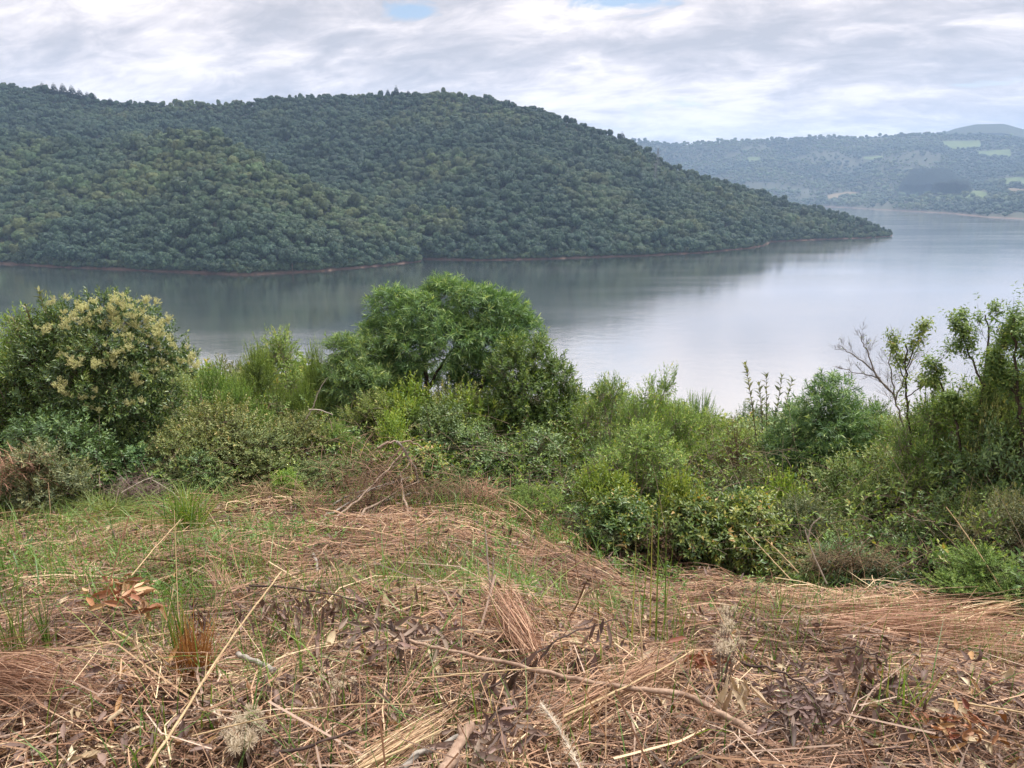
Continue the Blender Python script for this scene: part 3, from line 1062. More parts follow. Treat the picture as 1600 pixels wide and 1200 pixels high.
M_FLOWER = leaf_mat('cream_flowers', [(0.0, (0.46, 0.46, 0.19)), (0.5, (0.69, 0.68, 0.35)), (1.0, (0.85, 0.83, 0.56))], 0.3, 0.7, 0.1, 0.06, tcol=(1, 1, 0.8))
M_BARK = bark_mat('bark', (0.035, 0.026, 0.020), (0.13, 0.10, 0.08))
M_BARK_PALE = bark_mat('pale_bark', (0.16, 0.125, 0.10), (0.36, 0.30, 0.25))
M_TWIG = bark_mat('twig_bark', (0.07, 0.05, 0.038), (0.19, 0.14, 0.105))
M_BARE = bark_mat('bare_twig_bark', (0.10, 0.085, 0.075), (0.26, 0.225, 0.195))
M_DEAD = bark_mat('dead_wood', (0.15, 0.105, 0.08), (0.40, 0.30, 0.23), 45)

M_GREEN_TWIG = bark_mat('green_twig', (0.05, 0.075, 0.025), (0.12, 0.16, 0.05))
M_LEAN = leaf_mat('leaning_tree_leaves', [(0.0, (0.06, 0.12, 0.04)), (0.5, (0.14, 0.23, 0.065)), (0.85, (0.27, 0.36, 0.10)), (1.0, (0.46, 0.50, 0.14))], 0.33, 0.45, 0.35, 0.1)
KIND = {}


def kind(name, cat, variants, w, h):
    KIND[name] = (cat, variants, w, h)


kind('broom_bush', 'bush', [bush(100 + k, 1.2, 1.5, 0.042, 0.0075, 780, 24, 0.22, (M_BROOM, M_GREEN_TWIG), up=1.1, base=0.05, ang=(50, 22), lobes=12, tip=0.3, jit=0.3, droop=0.05, twigs=1.0, lr=(0.13, 0.2)) for k in range(2)], 1.2, 1.6)
kind('olive_bush', 'bush', [bush(110 + k, 1.7, 1.5, 0.055, 0.023, 900, 13, 0.21, (M_OLIVE, M_TWIG), up=0.5, base=0.02, lobes=11, stems=9, tip=0.3, twigs=0.5, twig=0.003, inner=0.35) for k in range(3)], 1.7, 1.55)
kind('broadleaf_bush', 'bush', [bush(120 + k, 1.4, 1.15, 0.095, 0.042, 420, 9, 0.22, (M_BROAD, M_TWIG), up=0.7, base=0.0, lobes=10, tip=0.45, droop=0.3, ang=(75, 40), spread=0.2) for k in range(3)], 1.4, 1.2)
kind('dark_bush', 'bush', [bush(130 + k, 1.7, 1.7, 0.075, 0.026, 650, 11, 0.22, (M_DARK, M_BARK), up=0.4, base=0.0, lobes=11, droop=0.25) for k in range(3)], 1.7, 1.7)
kind('airy_tree', 'tree', [bush(140 + k, 1.8, 2.2, 0.072, 0.019, 640, 15, 0.26, (M_AIRY, M_BARK_PALE), up=0.45, base=0.32, lobes=13, droop=0.12, ang=(60, 35), stems=10, srad=0.018, lr=(0.12, 0.19), inner=0.2, tip=0.3, twigs=1.0, twig=0.003) for k in range(3)], 1.8, 2.2)
kind('lime_bush', 'bush', [bush(150 + k, 1.1, 1.0, 0.075, 0.027, 330, 10, 0.2, (M_LIME, M_TWIG), up=0.8, base=0.02, lobes=8, droop=0.2, tip=0.35) for k in range(2)], 1.1, 1.0)
kind('grey_bush', 'bush', [bush(160 + k, 1.4, 1.3, 0.062, 0.02, 600, 14, 0.22, (M_GREY, M_TWIG), up=0.6, base=0.0, lobes=9, tip=0.3) for k in range(2)], 1.4, 1.3)
kind('dry_bush', 'bush', [bush(170 + k, 1.3, 1.1, 0.04, 0.014, 420, 7, 0.25, (M_DRYLEAF, M_TWIG), up=0.5, base=0.0, lobes=9, tip=0.2, twigs=1.0, stems=9, twig=0.0035, inner=0.2) for k in range(2)], 1.3, 1.1)
kind('acacia_shrub', 'tree', [bush(180 + k, 1.6, 2.0, 0.135, 0.013, 420, 17, 0.28, (M_ACACIA, M_BARK), up=0.35, base=0.12, lobes=10, droop=0.25, ang=(55, 20), curve=0.3, grav=0.28) for k in range(2)], 1.6, 2.0)
_count = {}


def put(kindname, P, w, h, label, variant=None, rz=None, group=None, lean=None):
    """One plant of a kind: an Empty at its foot carrying foliage and stem (mesh data shared between alike plants)."""
    cat, vs, w0, h0 = KIND[kindname]
    k = _count.get(kindname, 0); _count[kindname] = k + 1
    f, s = vs[(k if variant is None else variant) % len(vs)]
    root = empty(kindname, tuple(P), rng.uniform(0, 6.28) if rz is None else rz)
    root.scale = (w / w0 * rng.uniform(0.85, 1.2), w / w0 * rng.uniform(0.85, 1.2), h / h0)
    if lean: root.rotation_euler = (lean[0], lean[1], root.rotation_euler[2])
    tag(root, label, cat, group)
    for nm, me in (('foliage', f), ('stem', s)):
        o = bpy.data.objects.new(nm, me); COL.objects.link(o); o.parent = root
    return root


def px_put(kindname, px, dist, top, wpx, label, **kw):
    """Plant under column px at a distance, its top at row top, wpx pixels wide."""
    P = polar(px, dist, top)
    a = at_dist(px, top, math.hypot(P[0], P[1]))
    P[2] = float(G(P[0], P[1])) - 0.04
    h = max(a[2] - P[2], 0.3)
    w = wpx / F * math.sqrt(P @ P)
    return put(kindname, P, w, h, label, **kw)


# ------------------------------------------------------------------ the big narrow-leaved tree in the middle
def px_lobes(lst, dist, root):
    """Lobes given as (px, py, radius in px, metres further away)."""
    out = []
    for px, py, r, dz in lst:
        c = at_dist(px, py, dist + dz)
        out.append((*(c - root), r / F * math.sqrt(c @ c)))
    return out


def hero_tree(name, label, base_px, dist, lobes, shoots, per, L, W, mat, slen, trunk_paths, bark=M_BARK, cat='tree', trunk_r=0.05, branch_n=1, **kw):
    P = polar(base_px, dist, 700)
    P[2] -= 0.05
    root = empty(name, tuple(P)); tag(root, label, cat)
    Lb = px_lobes(lobes, dist, P)
    f, s = bush(kw.pop('seed', 5), 1, 1, L, W, shoots, per, slen, (mat, bark), given=Lb, stems=0, **kw)
    for nm, me in (('crown', f), ('twig', s)):
        o = bpy.data.objects.new(nm, me); COL.objects.link(o); o.parent = root
    for k, (pth, r0, r1) in enumerate(trunk_paths):
        pts = np.array([at_dist(p[0], p[1], dist + (p[2] if len(p) > 2 else 0)) - P for p in pth])
        # smooth the path
        t = np.linspace(0, len(pts) - 1, 4 * len(pts)); pts = np.stack([np.interp(t, np.arange(len(pts)), pts[:, c]) for c in range(3)], -1)
        pts[1:-1] += rng.normal(size=pts[1:-1].shape) * 0.012
        mb = MB(); tube(mb, pts, np.linspace(r0, r1, len(pts)), 8)
        mb.build('trunk' if k == 0 else 'limb', bark, root, smooth=True)
    return root


hero_tree('narrow_leaved_tree', 'tall dome crowned tree with drooping narrow leaves at the centre of the thicket', 690, 13.2,
          [(612, 482, 38, 0.1), (655, 500, 46, -0.2), (702, 466, 38, 0.1), (742, 480, 42, -0.2), (786, 494, 42, 0.1), (812, 520, 36, 0.2), (600, 530, 42, 0.2),
           (640, 545, 46, -0.35), (700, 532, 50, -0.45), (752, 530, 44, -0.4), (795, 545, 34, -0.1), (590, 570, 34, 0.0), (625, 580, 34, -0.1), (735, 572, 32, 0.2), (765, 580, 26, 0.3), (612, 608, 28, 0.0), (648, 592, 24, 0.25), (700, 590, 26, 0.3), (728, 600, 24, 0.35), (775, 604, 24, 0.35), (690, 440, 12, 0.1)],
          2700, 17, 0.145, 0.016, M_ACACIA, 0.25,
          [([(692, 775), (680, 720), (672, 660), (667, 610), (664, 570), (660, 520)], 0.055, 0.03), ([(667, 610), (690, 570), (720, 530)], 0.028, 0.012),
           ([(690, 770, 0.1), (718, 690, 0.1), (742, 620, 0.1), (770, 575, 0.1), (800, 540, 0.1)], 0.045, 0.015), ([(742, 620, 0.1), (735, 570, 0.1), (745, 520, 0.1)], 0.028, 0.012),
           ([(668, 620), (640, 590), (610, 550)], 0.024, 0.01), ([(770, 575, 0.1), (800, 560, 0), (820, 535, 0)], 0.02, 0.008)],
          up=0.35, ang=(55, 20), curve=0.3, grav=0.25, droop=0.25, topbias=0.55, tip=0.35, base_t=0.4, inner=0.45, seed=301)
hero_tree('narrow_leaved_tree', 'low narrow leaved tree spreading from the left foot of the tall dome crowned tree', 590, 12.6,
          [(565, 560, 40, 0.2), (540, 590, 40, 0), (575, 600, 42, -0.1), (552, 640, 40, -0.1), (605, 620, 34, -0.2), (585, 665, 38, -0.1), (603, 702, 26, -0.3), (535, 545, 26, 0.2)],
          900, 18, 0.13, 0.0145, M_ACACIA, 0.25, [([(600, 760), (590, 700), (575, 640), (562, 590)], 0.035, 0.012), ([(590, 700), (600, 660), (605, 620)], 0.018, 0.008)],
          up=0.35, ang=(55, 20), curve=0.3, grav=0.25, droop=0.25, topbias=0.45, tip=0.3, base_t=0.42, inner=0.45, seed=302)
hero_tree('narrow_leaved_tree', 'dark rounded narrow leaved tree with a pale topknot standing right of the sapling wands', 1292, 11.6,
          [(1300, 612, 32, 0), (1285, 632, 38, -0.1), (1330, 655, 38, 0.1), (1250, 662, 42, 0.1), (1295, 672, 46, -0.25), (1345, 690, 34, 0.1), (1240, 710, 40, 0), (1285, 720, 44, -0.2), (1330, 728, 36, -0.1),
           (1218, 690, 26, 0.2), (1262, 752, 32, -0.1), (1318, 762, 26, 0.0)],
          1200, 16, 0.105, 0.016, M_ACACIA, 0.22, [([(1292, 815), (1290, 760), (1294, 700), (1298, 640)], 0.045, 0.015), ([(1291, 770), (1262, 720), (1240, 690)], 0.02, 0.008), ([(1292, 740), (1320, 700), (1340, 670)], 0.02, 0.008)],
          up=0.35, ang=(60, 25), curve=0.25, grav=0.2, droop=0.25, topbias=0.4, tip=0.3, base_t=0.3, inner=0.4, seed=303)
hero_tree('bushy_tree', 'yellow green bushy tree leaning against the right side of the tall dome crowned tree', 815, 11.9,
          [(800, 585, 44, 0), (845, 575, 38, 0.1), (870, 598, 36, 0.2), (885, 622, 28, 0.2), (825, 620, 44, -0.2), (790, 640, 40, -0.1), (860, 650, 40, -0.1), (815, 670, 44, -0.2), (775, 690, 34, -0.1), (850, 700, 36, 0),
           (800, 548, 24, 0.1), (842, 540, 18, 0.2), (760, 655, 22, -0.3), (815, 720, 30, -0.1)],
          2000, 15, 0.072, 0.023, M_LEAN, 0.22, [([(815, 790), (818, 730), (812, 680), (820, 620), (825, 570)], 0.03, 0.01), ([(817, 740), (850, 680), (870, 620)], 0.018, 0.006), ([(818, 750), (790, 690), (775, 650)], 0.018, 0.006)],
          bark=M_BARK_PALE, up=0.5, topbias=0.45, tip=0.4, base_t=0.33, inner=0.35, seed=304)

# ------------------------------------------------------------------ the flowering shrub on the left
fl = hero_tree('flowering_shrub', 'large domed shrub covered in cream flower sprays at the left of the thicket', 160, 11.8,
               [(115, 510, 40, 0.2), (166, 500, 44, 0), (210, 515, 40, 0), (244, 545, 38, 0.1), (274, 568, 32, 0.1), (160, 555, 50, -0.3), (216, 568, 48, -0.3), (126, 598, 52, -0.3), (188, 628, 52, -0.4), (244, 628, 38, -0.1),
                (76, 530, 36, 0.3), (149, 678, 48, -0.3), (216, 688, 44, -0.2), (70, 568, 44, 0.1), (98, 658, 42, -0.1), (289, 560, 18, 0.2)],
               2000, 13, 0.078, 0.024, leaf_mat('flowering_shrub_leaves', [(0.0, (0.035, 0.08, 0.03)), (0.5, (0.105, 0.17, 0.055)), (0.8, (0.22, 0.29, 0.09)), (1.0, (0.38, 0.42, 0.14))], 0.25, 0.4, 0.5, 0.1), 0.22,
               [([(170, 750), (175, 700), (165, 640), (160, 560), (165, 500)], 0.04, 0.012), ([(180, 740), (215, 680), (225, 600), (215, 540)], 0.03, 0.01), ([(160, 740), (120, 660), (100, 580)], 0.03, 0.01), ([(232, 690), (236, 600), (206, 520)], 0.012, 0.006)],
               up=0.45, topbias=0.5, tip=0.4, base_t=0.36, inner=0.45, seed=305)


def flower_spray(seed):
    """A branching panicle of many tiny cream flowers, about 22 cm long."""
    r = np.random.default_rng(seed)
    mb = MB()
    for k in range(7):
        a = k * 2.4; t = 0.25 + 0.75 * k / 7
        base = np.array([0, 0, 0.20 * t * 0.6])
        d = unit(np.array([math.cos(a) * 0.7, math.sin(a) * 0.7, 0.75]))
        L = 0.12 * (1.1 - 0.5 * t) + 0.03
        n = 26
        q = r.random(n)
        P = base + d * (q * L)[:, None] + r.normal(size=(n, 3)) * 0.008
        leaves(mb, P, unit(r.normal(size=(n, 3)) + d * 0.8), unit(r.normal(size=(n, 3))), 0.021, 0.014, np.clip(0.5 + 0.25 * r.normal(size=n), 0, 1), 0.3, 0.2)
        sticks(mb, base[None], (base + d * L)[None], 0.003, 0.0015, 0.1)
    return mb.mesh('flower_spray', M_FLOWER)


SPRAYS = [flower_spray(600 + k) for k in range(4)]
_fl = np.array(fl.location)
spots = []
for cx, cy, rx, ry, n, dd in [(165, 462, 55, 14, 34, -0.45), (135, 478, 40, 18, 18, -0.5), (190, 475, 40, 16, 26, -0.5), (222, 495, 26, 14, 22, -0.5), (245, 520, 20, 16, 18, -0.4), (205, 510, 40, 16, 16, -0.7), (268, 545, 22, 16, 16, -0.3), (292, 555, 10, 18, 8, -0.2),
                              (125, 550, 22, 9, 11, -0.85), (155, 552, 16, 9, 8, -0.85), (173, 562, 8, 8, 5, -0.85), (102, 605, 14, 9, 10, -0.8), (145, 622, 9, 14, 7, -0.85), (200, 628, 14, 8, 6, -0.85), (215, 595, 12, 7, 5, -0.8), (246, 630, 8, 8, 4, -0.5), (186, 530, 22, 12, 8, -0.8),
                              (118, 530, 20, 8, 6, -0.7), (60, 490, 36, 14, 9, -0.2), (125, 672, 10, 12, 4, -0.7), (250, 570, 18, 10, 8, -0.5)]:
    for _ in range(n):
        if True: spots.append((cx + rng.normal() * rx * 0.7, cy + rng.normal() * ry * 0.7, dd))
FL_LOBES = [(115, 510, 42), (166, 500, 44), (210, 515, 40), (244, 545, 38), (274, 580, 32), (160, 555, 50), (216, 582, 48), (126, 598, 52), (188, 628, 52), (244, 628, 38), (76, 530, 36), (149, 678, 48), (70, 580, 44), (289, 560, 18)]


def on_crown(px, py):
    return min(math.hypot(px - a, py - b) / (r * 1.12) for a, b, r in FL_LOBES) < 1.0


spots = [p for p in spots if on_crown(160 + (p[0] - 160) * 1.12, p[1] + (22 if p[1] < 560 else 6) + 6)]
for k, (px, py, dd) in enumerate(spots):
    o = bpy.data.objects.new('flower_spray', SPRAYS[k % 4]); COL.objects.link(o)
    o.parent = fl
    c = at_dist(160 + (px - 160) * 1.12, py + (22 if py < 560 else 6), 11.8 + dd + 0.15 * rng.random())
    o.location = tuple(c - _fl)
    o.rotation_euler = (rng.uniform(-0.9, 0.3) + 0.5, rng.uniform(-0.7, 0.7), rng.uniform(0, 6.28))
    s = rng.uniform(0.28, 0.72)
    o.scale = (s, s, s)

# ------------------------------------------------------------------ the thicket, plant by plant
hand = [
    ('olive_bush', 705, 12.0, 592, 170, 'olive green bush filling the gap under the dome crowned tree'),
    ('lime_bush', 735, 11.7, 612, 120, 'light green bush between the two trunks of the dome crowned tree'),
    ('broom_bush', 650, 11.5, 630, 110, 'fresh green bush before the left trunk of the dome crowned tree'),
    ('airy_tree', 590, 11.9, 610, 120, 'thin yellow green bush growing through the low narrow leaved tree'),
    ('airy_tree', 1570, 9.7, 585, 150, 'airy olive tree crowding the top right of the thicket'),
    ('airy_tree', 1520, 10.0, 625, 120, 'airy brownish green bush between the forked tree and the bare grey tree'),
    ('olive_bush', 1600, 9.3, 575, 130, 'olive bush under the leafy slim tree at the right edge'),
    ('airy_tree', 1480, 9.9, 610, 130, 'thin olive bush at the foot of the forked tree'),
    ('airy_tree', 22, 12.4, 482, 170, 'airy yellow green shrub left of the cream flowered dome at the left edge'),
    ('airy_tree', 75, 12.9, 470, 110, 'thin yellow green bush top behind the left of the cream flowers'),
    # kind, px, dist, top row, width px, label
    ('dark_bush', 30, 12.2, 560, 190, 'dark leafy bush at the left edge beside the cream flowered shrub'),
    ('broom_bush', 25, 12.8, 500, 120, 'feathery green bush behind the left edge with its top on the water'),
    ('dark_bush', 70, 10.8, 640, 170, 'dark shaded bush below the cream flower sprays at the left'),
    ('grey_bush', 60, 10.2, 690, 130, 'low grey green bush at the foot of the dark left bush'),
    ('dark_bush', 190, 11.0, 690, 140, 'dark low bush right under the cream flowered shrub'),
    ('broom_bush', 330, 13.6, 555, 100, 'bright green upright broom bush next to the flowering shrub'),
    ('broom_bush', 400, 13.2, 530, 110, 'bright green broom bush with its feathery top against the water'),
    ('broom_bush', 490, 13.0, 522, 70, 'narrow upright bright green broom bush left of the dome crowned tree'),
    ('broom_bush', 365, 12.2, 590, 90, 'darker broom bush among cream blossoms'),
    ('broom_bush', 470, 12.2, 585, 60, 'small dark green broom bush above the leaning grey sticks'),
    ('airy_tree', 445, 14.2, 518, 150, 'pale leaved bush on the waterline between two broom bushes'),
    ('olive_bush', 330, 11.2, 622, 170, 'twiggy olive green bush in front of the broom bushes'),
    ('olive_bush', 400, 10.8, 660, 180, 'brownish olive bush with dark bare stems showing'),
    ('olive_bush', 275, 11.0, 660, 130, 'twiggy olive bush at the right foot of the cream flowered shrub'),
    ('dark_bush', 300, 10.5, 705, 120, 'low dark bush over the tall green grass clump'),
    ('olive_bush', 470, 11.3, 640, 130, 'thin olive bush below the leaning grey sticks'),
    ('broom_bush', 520, 11.2, 655, 100, 'soft green broom bush beside the dead brush heap'),
    ('broom_bush', 565, 11.0, 690, 90, 'small fresh green broom bush at the upper edge of the dead brush heap'),
    ('lime_bush', 445, 9.9, 735, 50, 'small round pale green bush at the edge of the clearing'),
    ('olive_bush', 500, 10.4, 715, 130, 'low olive bush between the round pale bush and the brush heap'),
    ('lime_bush', 640, 11.8, 600, 110, 'yellow green bush under the forked trunk of the dome crowned tree'),
    ('lime_bush', 612, 10.6, 645, 80, 'lime green bush in front of the trunk with bright shoot tips'),
    ('dark_bush', 690, 11.3, 622, 150, 'dark bush in the shade under the dome crowned tree'),
    ('dark_bush', 735, 10.8, 662, 170, 'dark leafy bush at the foot of the dome crowned tree'),
    ('broadleaf_bush', 655, 10.2, 690, 110, 'broad leaved bush behind the dead brush heap'),
    ('dark_bush', 835, 10.6, 672, 160, 'dark bush around the pale stem of the leaning bushy tree'),
    ('broadleaf_bush', 890, 12.8, 610, 110, 'fresh green bush to the right of the leaning bushy tree'),
    ('broom_bush', 850, 9.4, 775, 110, 'low grey green bush in front of the leaning bushy tree'),
    ('airy_tree', 960, 11.4, 588, 160, 'airy yellow green tree with thin grey stems left of two alike'),
    ('airy_tree', 1035, 11.0, 578, 130, 'airy tree with its topmost sprig standing out over the water'),
    ('airy_tree', 1000, 10.0, 660, 150, 'airy multi stemmed young tree in front of two taller ones'),
    ('broom_bush', 1090, 14.0, 605, 110, 'upright silvery green bush on the waterline right of the airy trees'),
    ('airy_tree', 1120, 12.8, 640, 120, 'thin olive tree between the airy trees and the dark rounded tree'),
    ('dry_bush', 1150, 12.0, 665, 90, 'reddish brown half dry bush amid green ones left of the dark rounded tree'),
    ('dark_bush', 935, 10.8, 690, 80, 'dark bush in the gap below the airy trees'),
    ('lime_bush', 945, 8.9, 728, 100, 'bright yellow green bush with large lit leaves in the middle of the bank'),
    ('broadleaf_bush', 975, 8.5, 768, 120, 'leafy green bush below the bright yellow green one'),
    ('lime_bush', 1065, 8.8, 742, 90, 'lime green bush beneath the airy trees'),
    ('broadleaf_bush', 1085, 8.5, 772, 150, 'broad leaved bush with yellowing leaves in the middle of the bank'),
    ('broadleaf_bush', 1160, 8.6, 765, 140, 'broad leaved bush with reddish leaf tips left of the dark rounded tree'),
    ('broadleaf_bush', 1040, 8.8, 815, 120, 'low broad leaved bush at the foot of the green bank'),
    ('olive_bush', 1170, 8.6, 800, 150, 'dense olive scrub at the foot of the green bank'),
    ('grey_bush', 910, 8.8, 815, 100, 'low grey green scrub where the bank meets the straw'),
    ('dry_bush', 985, 8.7, 850, 80, 'small dry bush at the edge of the straw below the leafy bushes'),
    ('lime_bush', 1235, 9.6, 745, 90, 'pale green bush in front of the dark rounded tree'),
    ('broadleaf_bush', 1265, 9.0, 815, 110, 'leafy bush under the dark rounded tree beside a bent white stem'),
    ('olive_bush', 1385, 10.2, 690, 190, 'large olive brown bush right of the dark rounded tree'),
    ('olive_bush', 1440, 9.6, 720, 170, 'twiggy olive bush around the leaning dark trunk'),
    ('airy_tree', 1400, 11.6, 655, 130, 'thin brownish green tree under the bare branches'),
    ('airy_tree', 1365, 9.4, 755, 110, 'pale yellowish shrub with fine leaves in front of the olive bush'),
    ('dry_bush', 1435, 8.6, 820, 110, 'rusty brown dry shrub in front of the olive bushes at the right'),
    ('olive_bush', 1340, 8.6, 810, 110, 'low olive shrub left of the rusty dry one'),
    ('dry_bush', 1470, 9.2, 775, 90, 'purplish brown dry twiggy shrub by the leaning dark trunk'),
    ('grey_bush', 1530, 8.4, 800, 130, 'grey green shrub with pale leaf tips near the right edge'),
    ('dark_bush', 1590, 9.2, 640, 170, 'tall dark bush at the right edge beneath the sparse tree'),
    ('grey_bush', 1590, 7.9, 770, 130, 'bluish green feathery bush at the right edge in front'),
    ('dark_bush', 1520, 9.4, 720, 120, 'dark scrub behind the leaning dark trunk'),
    ('dark_bush', 1585, 10.5, 560, 120, 'dark leafy tree top at the right edge of the water'),
    ('broadleaf_bush', 1275, 7.9, 880, 60, 'small bright fern like bush at the foot of the right bank'),
    ('lime_bush', 1385, 7.7, 885, 50, 'tiny lime bush at the right edge of the straw'),
]
for k_, px, dd, top, wpx, lab in hand:
    px_put(k_, px, dd, top, wpx, lab)

# more of the thicket between and behind, in rows down the slope
LINE_X = [-300, 0, 60, 280, 320, 380, 450, 540, 600, 900, 950, 1050, 1130, 1250, 1400, 1500, 1560, 1700, 1900]
LINE_Y = [520, 520, 520, 545, 560, 550, 535, 535, 600, 610, 612, 612, 640, 640, 645, 650, 600, 560, 560]
BASE_X = [-400, 0, 150, 300, 500, 600, 750, 850, 950, 1050, 1200, 1300, 1400, 1500, 1600, 2000]
BASE_D = [11.2, 11.0, 10.4, 10.2, 10.2, 9.8, 9.4, 8.6, 8.2, 8.0, 8.0, 7.7, 7.4, 7.2, 7.0, 6.8]
fill_kinds = ['olive_bush', 'dark_bush', 'broom_bush', 'olive_bush', 'airy_tree', 'grey_bush', 'broadleaf_bush', 'dark_bush', 'dry_bush']
words_f = {'olive_bush': 'olive green twiggy bush', 'dark_bush': 'dark leafy bush', 'broom_bush': 'fine leaved green bush', 'airy_tree': 'thin airy young tree', 'grey_bush': 'grey green bush',
           'broadleaf_bush': 'broad leaved green bush', 'dry_bush': 'half dry brown bush', 'lime_bush': 'lime green bush'}
for row, (extra, n) in enumerate([(0.5, 26), (1.6, 26), (3.0, 26), (5.0, 26), (8.0, 24), (12.5, 22), (19.0, 20), (30.0, 18)]):
    for k in range(n):
        px = -160 + 1920 * (k + rng.uniform(0.1, 0.9)) / n
        dist = np.interp(px, BASE_X, BASE_D) + extra + rng.uniform(-0.4, 0.4) * (1 + extra * 0.1)
        sky = np.interp(px, LINE_X, LINE_Y)
        if row == 0:
            kn = fill_kinds[int(rng.integers(0, 9))]; hgt = rng.uniform(0.35, 0.75)
        else:
            kn = fill_kinds[int(rng.integers(0, 8))]; hgt = None
        P = polar(px, dist)
        lim = at_dist(px, sky + rng.uniform(*((100, 180), (90, 170), (50, 125), (20, 75), (5, 25), (5, 22), (5, 22), (5, 22))[row]), dist)[2] - P[2]
        h = min(hgt, lim) if hgt else min(lim, rng.uniform(0.75, 1.5) + 0.28 * row)
        if row >= 4: h = lim
        if h < 0.3: continue
        w = max(0.9, h * rng.uniform(0.8, 1.15)) * (1.0 if row else 1.1)
        if row >= 4: w = max(w, 1.6 + 0.35 * row)
        side = ('left of the flowering shrub' if px < 60 else 'behind the flowering shrub' if px < 300 else 'left of the dome crowned tree' if px < 560 else 'around the dome crowned tree' if px < 900
                else 'below the airy trees' if px < 1200 else 'around the dark rounded tree' if px < 1400 else 'by the bare branched tree')
        depth = 'at the front of the thicket' if row < 2 else 'deep in the thicket' if row < 4 else 'on the slope beyond the thicket'
        P[2] -= 0.05
        put(kn, P, w, h, f'{words_f[kn]} {depth} {side}', group='bushes that fill the thicket', lean=(rng.normal() * 0.12, rng.normal() * 0.14))

# dark round tree tops lower down the slope, showing just above the bushes
for px, dist, top, wpx, lab in [(945, 40, 590, 70, 'dark green tree top behind the left airy tree on the waterline'), (1175, 34, 630, 60, 'dark round tree top behind the sapling wands'),
                                (1365, 46, 622, 70, 'dark tree top on the waterline behind the bare branches'), (1440, 42, 638, 70, 'dark tree top on the waterline under the leafy slender tree'),
                                (905, 55, 618, 40, 'small dark tree top in the notch right of the bushy tree'), (1240, 50, 628, 50, 'dark tree top left behind the dark rounded tree')]:
    px_put('dark_bush', px, dist, top, wpx * 1.25, lab)


# ------------------------------------------------------------------ branching plants: bare tree, slender leafy tree, sparse tree, sapling wands
def smooth_path(pts, n=5, jit=0.0):
    pts = np.asarray(pts, float)
    t = np.linspace(0, len(pts) - 1, n * (len(pts) - 1) + 1)
    out = np.stack([np.interp(t, np.arange(len(pts)), pts[:, c]) for c in range(3)], -1)
    for _ in range(2):
        out[1:-1] = 0.25 * out[:-2] + 0.5 * out[1:-1] + 0.25 * out[2:]
    out[1:-1] += rng.normal(size=out[1:-1].shape) * jit
    return out


def twiggy(mb, path, r0, depth, tips, spread=0.75, ratio=0.62, n=7, upb=0.25, seglen=None):
    """Side twigs of a limb, and their twigs in turn; tips collect (point, direction)."""
    L = np.linalg.norm(np.diff(path, axis=0), axis=1).sum() if seglen is None else seglen
    for k in range(n):
        i = int((0.25 + 0.75 * (k + rng.random()) / n) * (len(path) - 2))
        d0 = unit(path[i + 1] - path[i])
        d = unit(d0 + unit(rng.normal(size=3)) * spread + np.array([0, 0, upb]))
        l = L * ratio * (0.5 + 0.6 * rng.random()) * (1 - 0.45 * k / n)
        e = path[i] + d * l + np.array([0, 0, l * 0.08])
        p = smooth_path([path[i], path[i] + d * l * 0.5 + rng.normal(size=3) * l * 0.07, e], 2, l * 0.02)
        r = r0 * 0.42
        tube(mb, p, np.linspace(r, max(r * 0.4, 0.0012), len(p)), 3, cap=False)
        tips.append((p[-1], unit(p[-1] - p[-2])))
        tips.append((p[len(p) // 2], unit(rng.normal(size=3) + d)))
        if depth > 0:
            twiggy(mb, p, r, depth - 1, tips, spread, ratio, max(3, n - 2), upb)


def branch_plant(name, label, cat, base_px, dist, limbs, bark, depth=2, n=7, leaf=None, spread=0.75, ratio=0.5, main='trunk'):
    P = polar(base_px, dist, 760); P[2] -= 0.08
    root = empty(name, tuple(P)); tag(root, label, cat)
    tips = []
    for k, (pth, r0, r1, tw) in enumerate(limbs):
        pts = smooth_path([at_dist(p[0], p[1], dist + (p[2] if len(p) > 2 else 0)) - P for p in pth], 5, 0.008)
        mb = MB(); tube(mb, pts, np.linspace(r0, r1, len(pts)), 7)
        mb.build(main if k == 0 else 'limb', bark, root, smooth=True)
        if tw:
            mb = MB(); twiggy(mb, pts, max(r1 * 0.9, 0.004), depth, tips, spread, ratio, n)
            mb.build('twig', bark, root)
    if leaf:
        mat, L, W, per, frac, sl = leaf
        keep = [t for t in tips if rng.random() < frac]
        mb = MB()
        shoots_leaves(mb, np.array([t[0] for t in keep]), unit(np.array([t[1] for t in keep]) + np.array([0, 0, 0.25])), sl, per, L, W, 0.3, (75, 35), 0.3, 0.45, grav=0.25)
        mb.build('foliage', mat, root)
    return root


